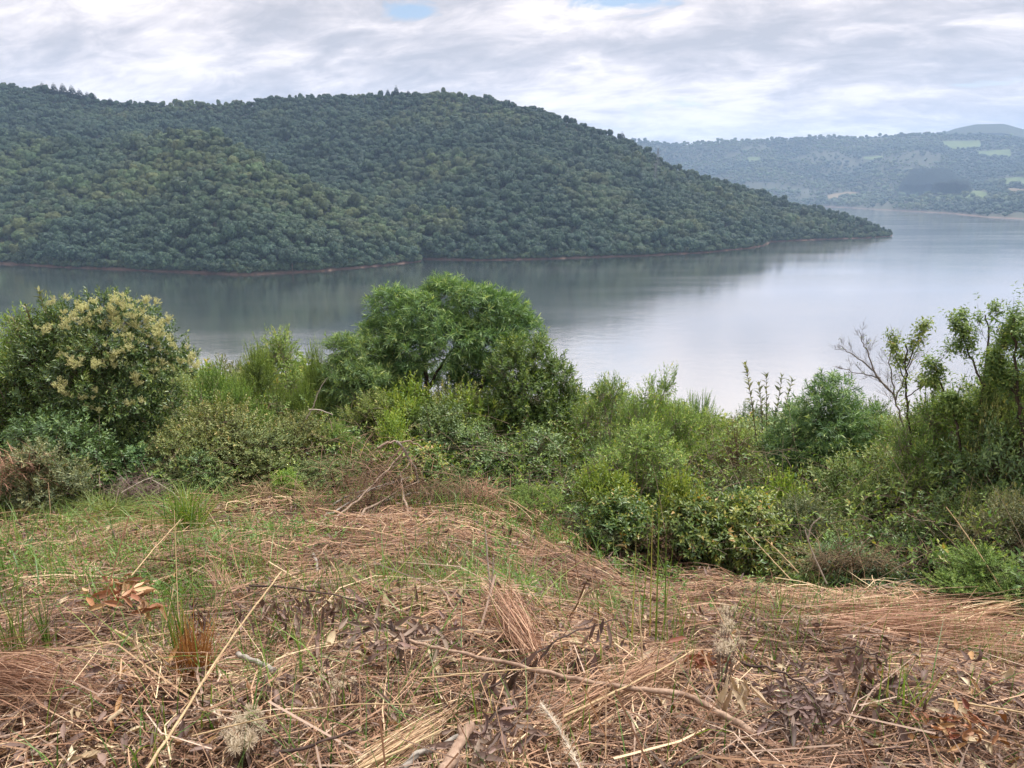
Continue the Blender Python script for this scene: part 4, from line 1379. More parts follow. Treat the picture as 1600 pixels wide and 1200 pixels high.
branch_plant('bare_tree', 'nearly leafless grey tree with fine bare twigs spreading over the water at the right', 'tree', 1425, 10.4,
             [([(1428, 800), (1420, 720), (1408, 650), (1392, 610), (1370, 590)], 0.017, 0.007, True), ([(1392, 612), (1360, 575), (1328, 550), (1312, 540)], 0.012, 0.003, True), ([(1370, 590), (1356, 550), (1348, 535), (1342, 515)], 0.010, 0.003, True),
              ([(1400, 630), (1392, 590), (1390, 560), (1398, 530)], 0.010, 0.003, True), ([(1376, 590), (1340, 584), (1305, 572)], 0.008, 0.003, True), ([(1400, 625), (1420, 570), (1440, 530)], 0.010, 0.003, True)],
             M_BARE, depth=2, n=8, leaf=(M_OLIVE, 0.03, 0.014, 2, 0.02, 0.06), spread=0.8, ratio=0.5)
branch_plant('slender_tree', 'slender upright tree with drooping dark leaves beside the bare grey tree', 'tree', 1420, 9.9,
             [([(1432, 760), (1424, 700), (1418, 640), (1416, 585), (1415, 540)], 0.02, 0.008, True), ([(1417, 600), (1400, 560), (1395, 520)], 0.008, 0.003, True), ([(1416, 575), (1435, 530), (1447, 505)], 0.008, 0.003, True), ([(1417, 620), (1445, 600), (1470, 610)], 0.007, 0.003, True)],
             M_BARK, depth=2, n=7, leaf=(M_AIRY, 0.055, 0.024, 4, 0.34, 0.12), spread=0.8, ratio=0.3)
branch_plant('forked_tree', 'thin forked tree rising from the leaning dark trunk with sparse leaves', 'tree', 1478, 9.5,
             [([(1470, 800), (1492, 765), (1512, 735), (1522, 700), (1530, 640), (1540, 580), (1545, 525), (1540, 492)], 0.03, 0.006, True), ([(1500, 752), (1500, 690), (1485, 630), (1465, 590), (1458, 565)], 0.02, 0.004, True),
              ([(1528, 650), (1500, 640), (1470, 630)], 0.010, 0.004, True), ([(1535, 600), (1515, 555), (1505, 525), (1495, 495)], 0.012, 0.004, True), ([(1540, 570), (1570, 535), (1590, 498)], 0.012, 0.004, True), ([(1524, 690), (1560, 640), (1590, 600)], 0.014, 0.005, True),
              ([(1530, 640), (1550, 610), (1560, 560)], 0.01, 0.004, True)],
             M_BARK, depth=2, n=9, leaf=(M_AIRY, 0.05, 0.022, 5, 0.36, 0.12), spread=0.75, ratio=0.4)
branch_plant('slender_tree', 'leafy slim tree cut by the right edge of the photograph', 'tree', 1590, 9.0,
             [([(1600, 780), (1598, 700), (1592, 620), (1588, 555), (1580, 510)], 0.025, 0.008, True), ([(1592, 620), (1560, 590), (1545, 560)], 0.010, 0.004, True), ([(1596, 640), (1630, 600), (1640, 560)], 0.010, 0.004, True), ([(1590, 560), (1610, 550), (1615, 520)], 0.008, 0.003, True)],
             M_BARK, depth=2, n=9, leaf=(M_LEAN, 0.055, 0.024, 5, 0.4, 0.14), spread=0.8, ratio=0.38)


def wand(label, pts, dist, leafpairs):
    P = at_dist(pts[0][0], pts[0][1], dist)
    root = empty('sapling', tuple(P)); tag(root, label, 'sapling', 'sapling wands above the bushes')
    path = smooth_path([at_dist(a, b, dist) - P for a, b in pts], 6)
    mb = MB(); tube(mb, path, np.linspace(0.009, 0.003, len(path)), 5); mb.build('stem', M_TWIG, root)
    mb = MB()
    n = leafpairs
    i = np.linspace(len(path) * 0.15, len(path) - 1.01, n).astype(int)
    O = path[i]; D = unit(path[np.minimum(i + 1, len(path) - 1)] - path[i - 1])
    shoots_leaves(mb, O, D, 0.07, 3, 0.12, 0.045, 0.15, (50, 30), 0.2, 0.4)
    mb.build('foliage', M_GREY, root)


wand('tallest leafy sapling wand standing over the water left of the dark rounded tree', [(1182, 690), (1176, 640), (1170, 600), (1165, 570)], 12.4, 15)
wand('short leafy sapling wand right beside the tallest one', [(1192, 690), (1190, 640), (1186, 600)], 12.3, 10)
wand('straight leafy sapling wand in the middle of the group over the water', [(1198, 690), (1198, 640), (1197, 584)], 12.5, 13)
wand('leaning leafy sapling wand fourth from the tallest', [(1205, 690), (1214, 640), (1222, 588)], 12.4, 13)
wand('rightmost leaning leafy sapling wand nearest the dark rounded tree', [(1212, 690), (1226, 640), (1238, 592)], 12.4, 12)
for k, (px, py) in enumerate([(60, 455), (40, 480), (22, 500)]):
    wand(('leafy sapling tip standing out above the left of the flowering shrub', 'lower sapling tip left of the one above the flowering shrub', 'leftmost sapling tip at the edge of the water')[k], [(px + 30, py + 80), (px + 12, py + 35), (px, py)], 12.2, 10)


# ------------------------------------------------------------------ tangle of loose shoots and dead stems through the thicket
def tangle(name, n, mat, L, W, per, seed, hmax=1.0, slen=(0.3, 0.8), arch=0.6, twig=M_TWIG):
    g = np.random.default_rng(seed)
    px = g.uniform(-150, 1750, n); a, _ = az_el(px, np.full(n, 700.0))
    dist = np.interp(px, BASE_X, BASE_D) + g.uniform(0.1, 4.5, n)
    x, y = dist * np.sin(a), dist * np.cos(a); gz = G(x, y)
    sky = np.interp(px, LINE_X, LINE_Y) + 45
    d = ray(px, sky); lim = d[:, 2] / np.hypot(d[:, 0], d[:, 1]) * dist - gz
    h = np.clip(lim, 0.15, 0.55 + 0.45 * (dist - np.interp(px, BASE_X, BASE_D))) * hmax
    O = np.stack([x, y, gz + h * g.random(n) ** 0.8], -1)
    D = unit(g.normal(size=(n, 3)) * np.array([1, 1, 0.7]) + np.array([0, -0.25, 0.55]))
    ln = g.uniform(*slen, n)
    mb, tw = MB(), MB()
    t = np.linspace(0, 1, 4)
    P = O[:, None] + D[:, None] * (ln[:, None] * t[None])[..., None]
    P[..., 2] -= arch * ln[:, None] * 0.5 * t[None] ** 2
    for k in range(3): sticks(tw, P[:, k], P[:, k + 1], 0.0035 - 0.0008 * k, 0.0027 - 0.0008 * k)
    if mat is not None:
        shoots_leaves(mb, O, D, ln, per, L, W, 0.2, (70, 35), 0.3, 0.5, curve=arch * 0.5)
        tag(mb.build(name, mat), kind='stuff')
    tag(tw.build(name + '_stems', twig), kind='stuff')


tangle('loose_green_shoots', 1500, M_BROAD, 0.075, 0.034, 10, 401, 0.8)
tangle('loose_olive_shoots', 1700, M_AIRY, 0.065, 0.022, 14, 402, 1.0)
tangle('loose_light_shoots', 900, M_LIME, 0.07, 0.028, 10, 403, 0.9)
tangle('loose_brown_shoots', 800, M_DRYLEAF, 0.05, 0.018, 8, 404, 0.8)
tangle('dead_stems', 1500, None, 0, 0, 0, 405, 0.95, (0.4, 1.1), 0.4, M_DEAD)

# ================================================================== the cleared strip: straw, litter, grass
M_STRAW = leaf_mat('straw', [(0.0, (0.108, 0.065, 0.041)), (0.3, (0.248, 0.139, 0.087)), (0.6, (0.408, 0.243, 0.152)), (0.85, (0.558, 0.383, 0.231)), (1.0, (0.709, 0.558, 0.353))], 0.12, 0.6, 0.3, 0.0, tcol=(1.1, 0.95, 0.7))
M_GREYSTRAW = leaf_mat('grey_straw', [(0.0, (0.084, 0.060, 0.046)), (0.5, (0.287, 0.199, 0.150)), (1.0, (0.551, 0.420, 0.321))], 0.1, 0.65, 0.25, 0.0, tcol=(1.1, 0.95, 0.8))
M_FIBRE = leaf_mat('red_straw', [(0.0, (0.159, 0.083, 0.054)), (0.5, (0.346, 0.192, 0.124)), (1.0, (0.547, 0.366, 0.239))], 0.12, 0.6, 0.3, 0.05, tcol=(1.1, 0.9, 0.7))
M_GRASS = leaf_mat('green_grass', [(0.0, (0.051, 0.102, 0.024)), (0.5, (0.111, 0.196, 0.038)), (0.85, (0.204, 0.289, 0.060)), (1.0, (0.357, 0.357, 0.119))], 0.35, 0.45, 0.4, 0.12)
M_GRASS_SOFT = leaf_mat('soft_grass', [(0.0, (0.08, 0.13, 0.04)), (0.5, (0.17, 0.25, 0.075)), (1.0, (0.38, 0.40, 0.16))], 0.35, 0.5, 0.3, 0.12)
M_STUBBLE = leaf_mat('orange_stubble', [(0.0, (0.16, 0.065, 0.022)), (0.5, (0.33, 0.15, 0.05)), (1.0, (0.50, 0.30, 0.10))], 0.15, 0.6, 0.3, 0.0, tcol=(1.1, 0.9, 0.6))
M_ORANGE = leaf_mat('dry_orange_leaves', [(0.0, (0.176, 0.068, 0.028)), (0.5, (0.360, 0.184, 0.088)), (1.0, (0.528, 0.344, 0.216))], 0.15, 0.55, 0.35, 0.2, tcol=(1.1, 0.85, 0.6))
M_BROWN = leaf_mat('dry_brown_leaves', [(0.0, (0.075, 0.048, 0.040)), (0.5, (0.155, 0.105, 0.085)), (1.0, (0.28, 0.20, 0.16))], 0.12, 0.6, 0.3, 0.2, tcol=(1.1, 0.9, 0.75))
M_MAUVE = leaf_mat('withered_leaves', [(0.0, (0.089, 0.060, 0.052)), (0.5, (0.170, 0.115, 0.099)), (1.0, (0.277, 0.204, 0.168))], 0.12, 0.6, 0.3, 0.15, tcol=(1.1, 0.95, 0.85))
M_PALE = leaf_mat('pale_dry_leaves', [(0.0, (0.33, 0.24, 0.15)), (0.5, (0.48, 0.38, 0.25)), (1.0, (0.66, 0.57, 0.42))], 0.15, 0.6, 0.3, 0.1, tcol=(1.1, 0.95, 0.75))
M_FLUFF = leaf_mat('seed_fluff', [(0.0, (0.24, 0.17, 0.11)), (0.5, (0.44, 0.355, 0.25)), (1.0, (0.64, 0.56, 0.43))], 0.3, 0.8, 0.1, 0.05, tcol=(1, 1, 0.9))
M_WEED = leaf_mat('weed_leaves', [(0.0, (0.05, 0.11, 0.025)), (0.5, (0.12, 0.23, 0.045)), (1.0, (0.25, 0.36, 0.08))], 0.33, 0.45, 0.4, 0.15)


def near_points(n, d0, d1, power, az=0.95):
    """Ground points of the clearing, thicker towards the place where one stands."""
    u = rng.random(n)
    d = d0 * (d1 / d0) ** (u ** power)
    a = rng.uniform(-az, az, n)
    x = d * np.tan(np.clip(a, -1.2, 1.2)) * 0.75; y = d
    return x, y


def bank(x, y):
    """Distance of the thicket's front edge along this bearing."""
    a = np.arctan2(x, y)
    px = 800 + F * np.tan(a) / math.cos(PITCH)
    return np.interp(px, BASE_X, BASE_D)


def combed(x, y):
    """The way the cut grass lies: broad swathes that swing about."""
    return (fbm(x * 0.55 + 11, y * 0.55, 3) - 0.5) * 7.0 + 0.4


def thick(x, y):
    """How deep the litter lies."""
    return 0.03 + 0.30 * np.clip(fbm(x * 1.5 + 31, y * 1.5, 3) * 2.0 - 0.6, 0, 1) * 0.85


def cover(x, y):
    """Where the litter lies close and where the dark earth shows through."""
    return np.clip((fbm(x * 1.4 + 3, y * 1.4 + 8, 3) - 0.36) * 5, 0.22, 1)


def strewn(name, n, d0, d1, power, Lr, Wr, tint_mu, tint_sd, mat, jit=0.95, rise=0.25, k=4, az=0.95, dens=cover, wscale=0.0):
    x, y = near_points(n, d0, d1, power, az)
    ok = np.hypot(x, y) < bank(x, y) + 0.8
    if dens is not None: ok &= rng.random(n) < dens(x, y)
    x, y = x[ok], y[ok]; n = len(x)
    L = rng.uniform(*Lr, n); W = rng.uniform(*Wr, n) * (1 + wscale * np.hypot(x, y))
    th = combed(x, y) + rng.normal(size=n) * jit + np.where(rng.random(n) < 0.22, rng.uniform(0, 6.28, n), 0)
    h0 = rng.random(n) ** 1.3 * thick(x, y)
    slope = rng.normal(size=n) * rise * 0.5
    bow = rng.normal(size=n) * 0.18; arc = np.abs(rng.normal(size=n)) * 0.06
    t = np.linspace(0, 1, k)[None]
    X = x[:, None] + np.cos(th)[:, None] * L[:, None] * (t - 0.5) - np.sin(th)[:, None] * (bow * L)[:, None] * (4 * t * (1 - t))
    Y = y[:, None] + np.sin(th)[:, None] * L[:, None] * (t - 0.5) + np.cos(th)[:, None] * (bow * L)[:, None] * (4 * t * (1 - t))
    Z = G(X, Y) + np.maximum(h0[:, None] + (slope * L)[:, None] * (t - 0.5) + (arc * L)[:, None] * 4 * t * (1 - t), 0.004)
    P = np.stack([X, Y, Z], -1)
    tang = unit(P[:, -1] - P[:, 0]); s = unit(np.cross(tang, unit(np.array([0, 0, 1.0]) + rng.normal(size=(n, 3)) * 0.55)))
    patch = (fbm(x * 0.7 + 60, y * 0.7, 3) - 0.5) * 0.9
    mb = MB(); ribbons(mb, P, W, s, np.clip(rng.normal(tint_mu, tint_sd, n) + patch, 0, 1), 0.35)
    return tag(mb.build(name, mat), kind='stuff')


strewn('cut_straw', 42000, 1.3, 7.5, 0.95, (0.18, 0.70), (0.0028, 0.0075), 0.42, 0.30, M_STRAW)
strewn('fine_red_straw', 22000, 1.3, 7.0, 0.95, (0.15, 0.50), (0.0016, 0.0034), 0.45, 0.28, M_FIBRE, jit=0.8)
strewn('far_straw', 34000, 4.5, 13.5, 0.9, (0.2, 0.7), (0.004, 0.008), 0.52, 0.22, M_STRAW, wscale=0.06)
strewn('dead_twigs', 5200, 1.4, 12.5, 0.9, (0.2, 0.8), (0.004, 0.010), 0.12, 0.12, M_STRAW, jit=1.5, rise=0.6)
strewn('standing_straw', 2600, 1.4, 8.0, 0.9, (0.15, 0.45), (0.003, 0.006), 0.6, 0.2, M_STRAW, jit=2.0, rise=2.2)


strewn('broken_straw', 38000, 1.3, 7.5, 0.95, (0.05, 0.22), (0.003, 0.008), 0.45, 0.3, M_STRAW, jit=1.6, rise=0.5, k=3)
strewn('grey_straw', 19000, 1.3, 8.0, 0.95, (0.12, 0.6), (0.003, 0.007), 0.45, 0.3, M_GREYSTRAW, jit=1.1)
strewn('coarse_stalks', 1300, 1.4, 7.0, 0.95, (0.3, 1.0), (0.006, 0.012), 0.4, 0.25, M_GREYSTRAW, jit=1.5, rise=0.5)


def curled(mb, P, D, Nn, L, W, tint, curl=0.9, mat=0, k=5):
    """Dry leaves: k cross-sections, cupped across and curled along."""
    n = len(P)
    L = np.broadcast_to(L, (n,)); W = np.broadcast_to(W, (n,)); curl = np.broadcast_to(curl, (n,))
    D = unit(D); S = unit(np.cross(D, Nn)); U = np.cross(S, D)
    prof = np.array([0.12, 0.8, 1.0, 0.72, 0.06]) if k == 5 else np.sin(np.linspace(0.1, 3.0, k))
    p = P.copy(); ang = np.zeros(n); rows = []
    for j in range(k):
        ww = (W * prof[j])[:, None] * 0.5
        d = D * np.cos(ang)[:, None] + U * np.sin(ang)[:, None]
        u = U * np.cos(ang)[:, None] - D * np.sin(ang)[:, None]
        rows.append(np.stack([p - S * ww * 0.85 + u * ww * (0.5 + 0.9 * rng.random((n, 1))), p, p + S * ww * 0.85 + u * ww * (0.3 + 1.1 * rng.random((n, 1)))], 1))
        p = p + d * (L / (k - 1))[:, None]
        ang = ang + curl / (k - 1) + rng.normal(size=n) * 0.28
    V = np.stack(rows, 1).reshape(n, k * 3, 3)
    q = []
    for j in range(k - 1):
        for c in range(2):
            a = j * 3 + c; q.append([a, a + 1, a + 4, a + 3])
    q = np.array(q)
    mb.add(V.reshape(-1, 3), (np.arange(n)[:, None, None] * (k * 3) + q[None]).reshape(-1, 4), np.repeat(np.broadcast_to(tint, (n,)), k * 3), mat)


def leaf_litter(name, n, d0, d1, mat, Lr, mu, dens=None):
    x, y = near_points(n, d0, d1, 0.95)
    ok = np.hypot(x, y) < bank(x, y) + 0.6
    if dens is not None: ok &= rng.random(n) < dens(x, y)
    x, y = x[ok], y[ok]; n = len(x)
    P = np.stack([x, y, G(x, y) + rng.random(n) * thick(x, y) * 0.95 + 0.01], -1)
    D = rng.normal(size=(n, 3)); D[:, 2] *= 0.35
    Nn = rng.normal(size=(n, 3)) * 0.5 + np.array([0, 0, 1.0])
    L = rng.uniform(*Lr, n)
    mb = MB(); curled(mb, P, D, Nn, L, L * rng.uniform(0.2, 0.36, n), np.clip(rng.normal(mu, 0.25, n), 0, 1), rng.normal(0.2, 1.1, n))
    return tag(mb.build(name, mat), kind='stuff')


leaf_litter('brown_leaf_litter', 15000, 1.4, 9.0, M_BROWN, (0.03, 0.11), 0.5)
leaf_litter('pale_leaf_litter', 2600, 1.4, 8.0, M_PALE, (0.04, 0.12), 0.35)
leaf_litter('orange_leaf_litter', 1800, 1.4, 7.0, M_ORANGE, (0.03, 0.09), 0.3)


# green seedlings and grass growing through the straw
def green_dens(x, y):
    g = fbm(x * 0.8 + 90, y * 0.8, 3)
    left = sstep(0.15, -0.35, np.arctan2(x, y)) * sstep(1.5, 3.8, y)
    mid = sstep(3.6, 5.2, y)
    return np.clip((g - 0.40) * 4, 0, 1) * (0.05 + 0.28 * left + 0.5 * mid)


def green_blades(name, n, d0, d1, Lr, Wr, mat, mu, dens):
    x, y = near_points(n, d0, d1, 0.9)
    ok = (np.hypot(x, y) < bank(x, y) + 0.5) & (rng.random(n) < dens(x, y))
    x, y = x[ok], y[ok]; n = len(x)
    L = rng.uniform(*Lr, n); th = rng.uniform(0, 6.28, n); lean = np.abs(rng.normal(size=n)) * 0.35; bend = np.abs(rng.normal(size=n)) * 0.5
    t = np.linspace(0, 1, 5)[None]
    hor = (lean[:, None] * t + bend[:, None] * t ** 2) * L[:, None]
    X = x[:, None] + np.cos(th)[:, None] * hor; Y = y[:, None] + np.sin(th)[:, None] * hor
    Z = (G(x, y) + 0.6 * thick(x, y))[:, None] + L[:, None] * (t - 0.35 * np.minimum(bend, 1.2)[:, None] * t ** 2)
    s = np.stack([-np.sin(th), np.cos(th), 0 * th], -1); s = unit(s + rng.normal(size=s.shape) * 0.4)
    mb = MB(); ribbons(mb, np.stack([X, Y, Z], -1), rng.uniform(*Wr, n) * (1 + 0.07 * np.hypot(x, y)), s, np.clip(rng.normal(mu, 0.22, n), 0, 1), 0.1)
    return tag(mb.build(name, mat), kind='stuff')


green_blades('sparse_grass', 36000, 1.6, 12.5, (0.10, 0.34), (0.003, 0.007), M_GRASS, 0.5, green_dens)
green_blades('soft_grass', 11000, 4.2, 12.5, (0.10, 0.30), (0.003, 0.006), M_GRASS_SOFT, 0.55, lambda x, y: np.clip((fbm(x * 0.5 + 7, y * 0.5, 3) - 0.47) * 5, 0, 1))


def weeds(name, n, d0, d1, dens, L=0.045):
    x, y = near_points(n, d0, d1, 0.8)
    ok = (np.hypot(x, y) < bank(x, y) + 0.6) & (rng.random(n) < dens(x, y))
    x, y = x[ok], y[ok]; n = len(x)
    O = np.stack([x, y, G(x, y) + 0.04], -1)
    D = unit(rng.normal(size=(n, 3)) * 0.4 + np.array([0, 0, 1.0]))
    mb = MB(); shoots_leaves(mb, O, D, rng.uniform(0.08, 0.26, n), 9, L, L * 0.45, 0.25, (75, 40), 0.3, 0.5)
    return tag(mb.build(name, M_WEED), kind='stuff')


weeds('green_weeds', 6500, 4.0, 12.5, lambda x, y: np.clip((fbm(x * 0.9 + 70, y * 0.9, 3) - 0.45) * 5, 0, 1) * (0.25 + 0.75 * sstep(0.35, 0.0, np.arctan2(x, y))), 0.05)
weeds('bank_foot_weeds', 2600, 5.5, 12.5, lambda x, y: sstep(-1.7, -0.1, np.hypot(x, y) - bank(x, y)) * 0.8, 0.055)


# ------------------------------------------------------------------ single things lying in the straw
def hit(px, py, lift=0.0):
    if lift > 0.1: lift += 0.015
    d = ray(px, py); t = np.linspace(1.0, 30, 6000); P = t[:, None] * d[None]
    k = int(np.argmax(P[:, 2] < G(P[:, 0], P[:, 1]) + lift))
    return P[k]


def stick(name, label, pts, r0, r1, mat, cat='branch', lift=0.16, sides=8, jit=None, knots=0, group=None):
    """A fallen stick along pixels of the ground; entries (px, py) lie on the litter, (px, py, dist) stand in the air."""
    W = np.array([hit(p[0], p[1], lift) if len(p) == 2 else at_dist(p[0], p[1], p[2] * (0.95 if p[2] < 4.2 else 1.0)) for p in pts])
    if jit is None: jit = 0.0012 if cat == 'stalk' else 0.003
    root = tuple(W[0]); path = smooth_path(W - W[0], 5, jit)
    mb = MB(); rr = np.linspace(r0, r1, len(path)) * (1 + (0.04 if cat == 'stalk' else 0.1) * rng.normal(size=len(path)))
    tube(mb, path, rr, sides)
    for _ in range(knots):
        i = rng.integers(2, len(path) - 2); d = unit(rng.normal(size=3) + np.array([0, 0, 0.4]))
        tube(mb, [path[i], path[i] + d * r0 * 2.2], [r0 * 0.6, r0 * 0.35], 5)
    o = mb.build(name, mat, smooth=True); o.location = root
    tag(o, label, cat, group)
    return o


M_STICK = bark_mat('weathered_stick', (0.17, 0.105, 0.075), (0.42, 0.30, 0.22), 40)
M_STICK_GREY = bark_mat('grey_stick', (0.17, 0.15, 0.13), (0.40, 0.36, 0.31), 40)
M_STICK_DARK = bark_mat('dark_stick', (0.035, 0.022, 0.02), (0.11, 0.075, 0.062), 40)
M_STALK = bark_mat('straw_stalk', (0.27, 0.18, 0.10), (0.54, 0.41, 0.24), 60)
M_WHITE = bark_mat('bleached_stem', (0.27, 0.23, 0.19), (0.52, 0.46, 0.39), 50)

stick('fallen_branch', 'long brown branch lying across the straw and ending thick at the right', [(640, 1000), (700, 1016), (780, 1034), (860, 1052), (930, 1066), (1010, 1078), (1075, 1087), (1120, 1112), (1180, 1148)], 0.006, 0.0125, M_STICK, knots=5, lift=0.22)
stick('fallen_branch', 'pale thick stub slanting up from the bottom edge below the dark leafy twig', [(690, 1215), (712, 1170), (736, 1132)], 0.020, 0.016, M_STICK, lift=0.22, knots=1)
stick('fallen_branch', 'grey curved stick lying left of the pale thick stub', [(628, 1200), (655, 1176), (690, 1165), (720, 1148)], 0.011, 0.007, M_STICK_GREY, lift=0.18)
stick('fallen_branch', 'short grey broken stick beside the orange stubble tuft', [(372, 1022), (400, 1034), (428, 1048)], 0.013, 0.012, M_STICK_GREY, lift=0.14)
stick('fallen_branch', 'thin pale forked stick sticking out of the brown leaves near the centre', [(712, 955), (690, 915), (655, 890), (610, 875)], 0.006, 0.004, M_STICK, lift=0.2)
stick('fallen_branch', 'thin dark stick under the withered mauve leaves', [(1050, 1195), (1130, 1170), (1210, 1150), (1260, 1120)], 0.006, 0.004, M_STICK_DARK, lift=0.2)
stick('fallen_branch', 'dark twig crossing the litter at the bottom right of the fluffy seed heads', [(430, 1180), (500, 1160), (560, 1140)], 0.006, 0.004, M_STICK_DARK, lift=0.18)
stick('fallen_branch', 'grey stick lying low in the green weeds left of the centre', [(480, 850), (492, 870), (497, 895)], 0.014, 0.012, M_STICK_GREY, lift=0.08)
stick('straw_stalk', 'long pale stalk slanting up from the bottom left past the orange stubble tuft', [(222, 1212, 2.35), (285, 1118, 2.6), (345, 1020, 2.9), (400, 945, 3.15), (440, 893, 3.35)], 0.0048, 0.0032, M_STALK, 'stalk')
stick('straw_stalk', 'thin pale stalk leaning towards the tall grass clump at the left', [(205, 900, 4.9), (240, 858, 5.3), (282, 812, 5.8)], 0.0045, 0.003, M_STALK, 'stalk')
stick('straw_stalk', 'thin yellowish stalk lying flat below the orange leaves', [(120, 1012), (200, 1000), (275, 988)], 0.006, 0.004, M_STALK, 'stalk', lift=0.14)
stick('straw_stalk', 'broken bent pale stalk lying right below the orange leaves', [(180, 985), (225, 1010), (265, 1035)], 0.006, 0.005, M_STALK, 'stalk', lift=0.14)
stick('straw_stalk', 'bleached upright forked stalk above the leaning straw bundle', [(775, 1010, 3.85), (768, 940, 3.9), (764, 900, 3.93), (758, 828, 3.97)], 0.006, 0.0035, M_WHITE, 'stalk')
stick('straw_stalk', 'short bleached side stalk next to the upright forked one', [(766, 935, 3.88), (769, 905, 3.9), (771, 872, 3.9)], 0.005, 0.003, M_WHITE, 'stalk')
stick('straw_stalk', 'thin upright straw right of the leaning straw bundle', [(800, 985, 3.9), (797, 920, 3.95), (794, 852, 4.0)], 0.0035, 0.0025, M_STALK, 'stalk')
stick('straw_stalk', 'upright rusty straw standing beside the tall green blades', [(1008, 1060, 3.1), (1002, 1010, 3.15), (998, 935, 3.25)], 0.0045, 0.003, M_STALK, 'stalk')
stick('straw_stalk', 'bleached bent stem standing in front of the leafy bush under the dark rounded tree', [(1292, 912, 7.0), (1276, 878, 7.0), (1264, 850, 7.0), (1258, 828, 7.0)], 0.008, 0.005, M_WHITE, 'stalk')
stick('straw_stalk', 'curved pale stem arching up to a dry flower behind the bleached bent stem', [(1262, 845, 7.3), (1268, 820, 7.3), (1282, 808, 7.3)], 0.008, 0.005, M_WHITE, 'stalk')
stick('straw_stalk', 'long thin pale cane leaning in front of the bushes at the far right', [(1572, 932, 7.0), (1540, 880, 7.15), (1510, 835, 7.3), (1478, 792, 7.4)], 0.006, 0.004, M_STALK, 'stalk')
stick('straw_stalk', 'long straw slanting down the bank left of the bleached bent stem', [(1235, 905, 6.6), (1195, 862, 6.9), (1163, 828, 7.1)], 0.005, 0.003, M_STALK, 'stalk')
stick('straw_stalk', 'second straw slanting down the bank beside the longer one', [(1248, 895, 6.7), (1215, 860, 6.9), (1195, 842, 7.0)], 0.005, 0.003, M_STALK, 'stalk')
stick('straw_stalk', 'thick bright yellow straw at the right edge on the red straw swathe', [(1480, 962), (1530, 952), (1575, 944)], 0.010, 0.007, M_STALK, 'stalk', lift=0.22)
stick('straw_stalk', 'flat pale straw crossing the bright one at the right edge', [(1535, 950), (1570, 958), (1620, 968)], 0.009, 0.007, M_STALK, 'stalk', lift=0.22)
stick('straw_stalk', 'pale straw lying level along the right side of the litter', [(1466, 1092), (1530, 1102), (1600, 1114)], 0.0045, 0.0035, M_STALK, 'stalk', lift=0.2)
stick('straw_stalk', 'long straw sweeping from the thick branch up to the right', [(880, 1120), (960, 1082), (1040, 1042), (1085, 1015)], 0.0045, 0.003, M_STALK, 'stalk', lift=0.24)
stick('straw_stalk', 'thin straw lying across the hanging brown leaves', [(300, 1150), (420, 1120), (540, 1100), (650, 1100)], 0.003, 0.002, M_STALK, 'stalk', lift=0.22)
stick('straw_stalk', 'bright thin straw bridging the litter left of the thick branch end', [(655, 1060), (760, 1050), (850, 1043)], 0.003, 0.002, M_STALK, 'stalk', lift=0.26)
stick('straw_stalk', 'yellow straw fanning from the lower left towards the dark leafy twig', [(560, 1200), (630, 1170), (690, 1140)], 0.0045, 0.003, M_STALK, 'stalk', lift=0.24)


def tuft(label, px, py, n, hpx, wpx, mat, Wb, upright=0.8, mu=0.55, bend=0.4, name='grass_tuft', lift=0.0, cat='grass', parts=0, group=None):
    """A grass clump: blades fan out from one foot; the largest are parts of their own."""
    P = hit(px, py, lift + (0.06 if py > 940 else 0)); dd = math.hypot(P[0], P[1]); sc_ = np.linalg.norm(P) / F
    h, w = hpx * sc_, wpx * sc_
    root = empty(name, tuple(P)); tag(root, label, cat, group)
    th = rng.uniform(0, 6.28, n); L = h * (rng.uniform(0.5, 1.1, n) if n > 12 else rng.uniform(0.75, 1.05, n))
    out = np.abs(rng.normal(size=n)) * w * 0.28 * (1.1 - upright * 0.3); bd = np.abs(rng.normal(size=n)) * bend * w * 0.6
    b0 = rng.normal(size=(n, 2)) * w * (0.10 if n > 12 else 0.32)
    t = np.linspace(0, 1, 7)[None]
    hor = out[:, None] * t + bd[:, None] * t ** 2.5
    zz = L[:, None] * (t - np.minimum(0.5, bd / np.maximum(h, 0.01) * 0.6)[:, None] * t ** 3)
    pth = np.stack([b0[:, :1] + np.cos(th)[:, None] * hor, b0[:, 1:] + np.sin(th)[:, None] * hor, zz - 0.02], -1)
    s = unit(np.stack([-np.sin(th), np.cos(th), 0 * th], -1) + rng.normal(size=(n, 3)) * 0.5)
    ti = np.clip(rng.normal(mu, 0.2, n), 0, 1); Wd = Wb * rng.uniform(0.6, 1.2, n)
    m = min(parts, n)
    order_ = np.argsort(-L)
    for j in order_[:m]:
        mb = MB(); ribbons(mb, pth[j:j + 1], Wd[j:j + 1] * 1.15, s[j:j + 1], ti[j:j + 1], 0.12); mb.build('blade', mat, root)
    r_ = order_[m:]
    if len(r_):
        mb = MB(); ribbons(mb, pth[r_], Wd[r_], s[r_], ti[r_], 0.1); o = mb.build('blades', mat, root); o['kind'] = 'stuff'
    return root


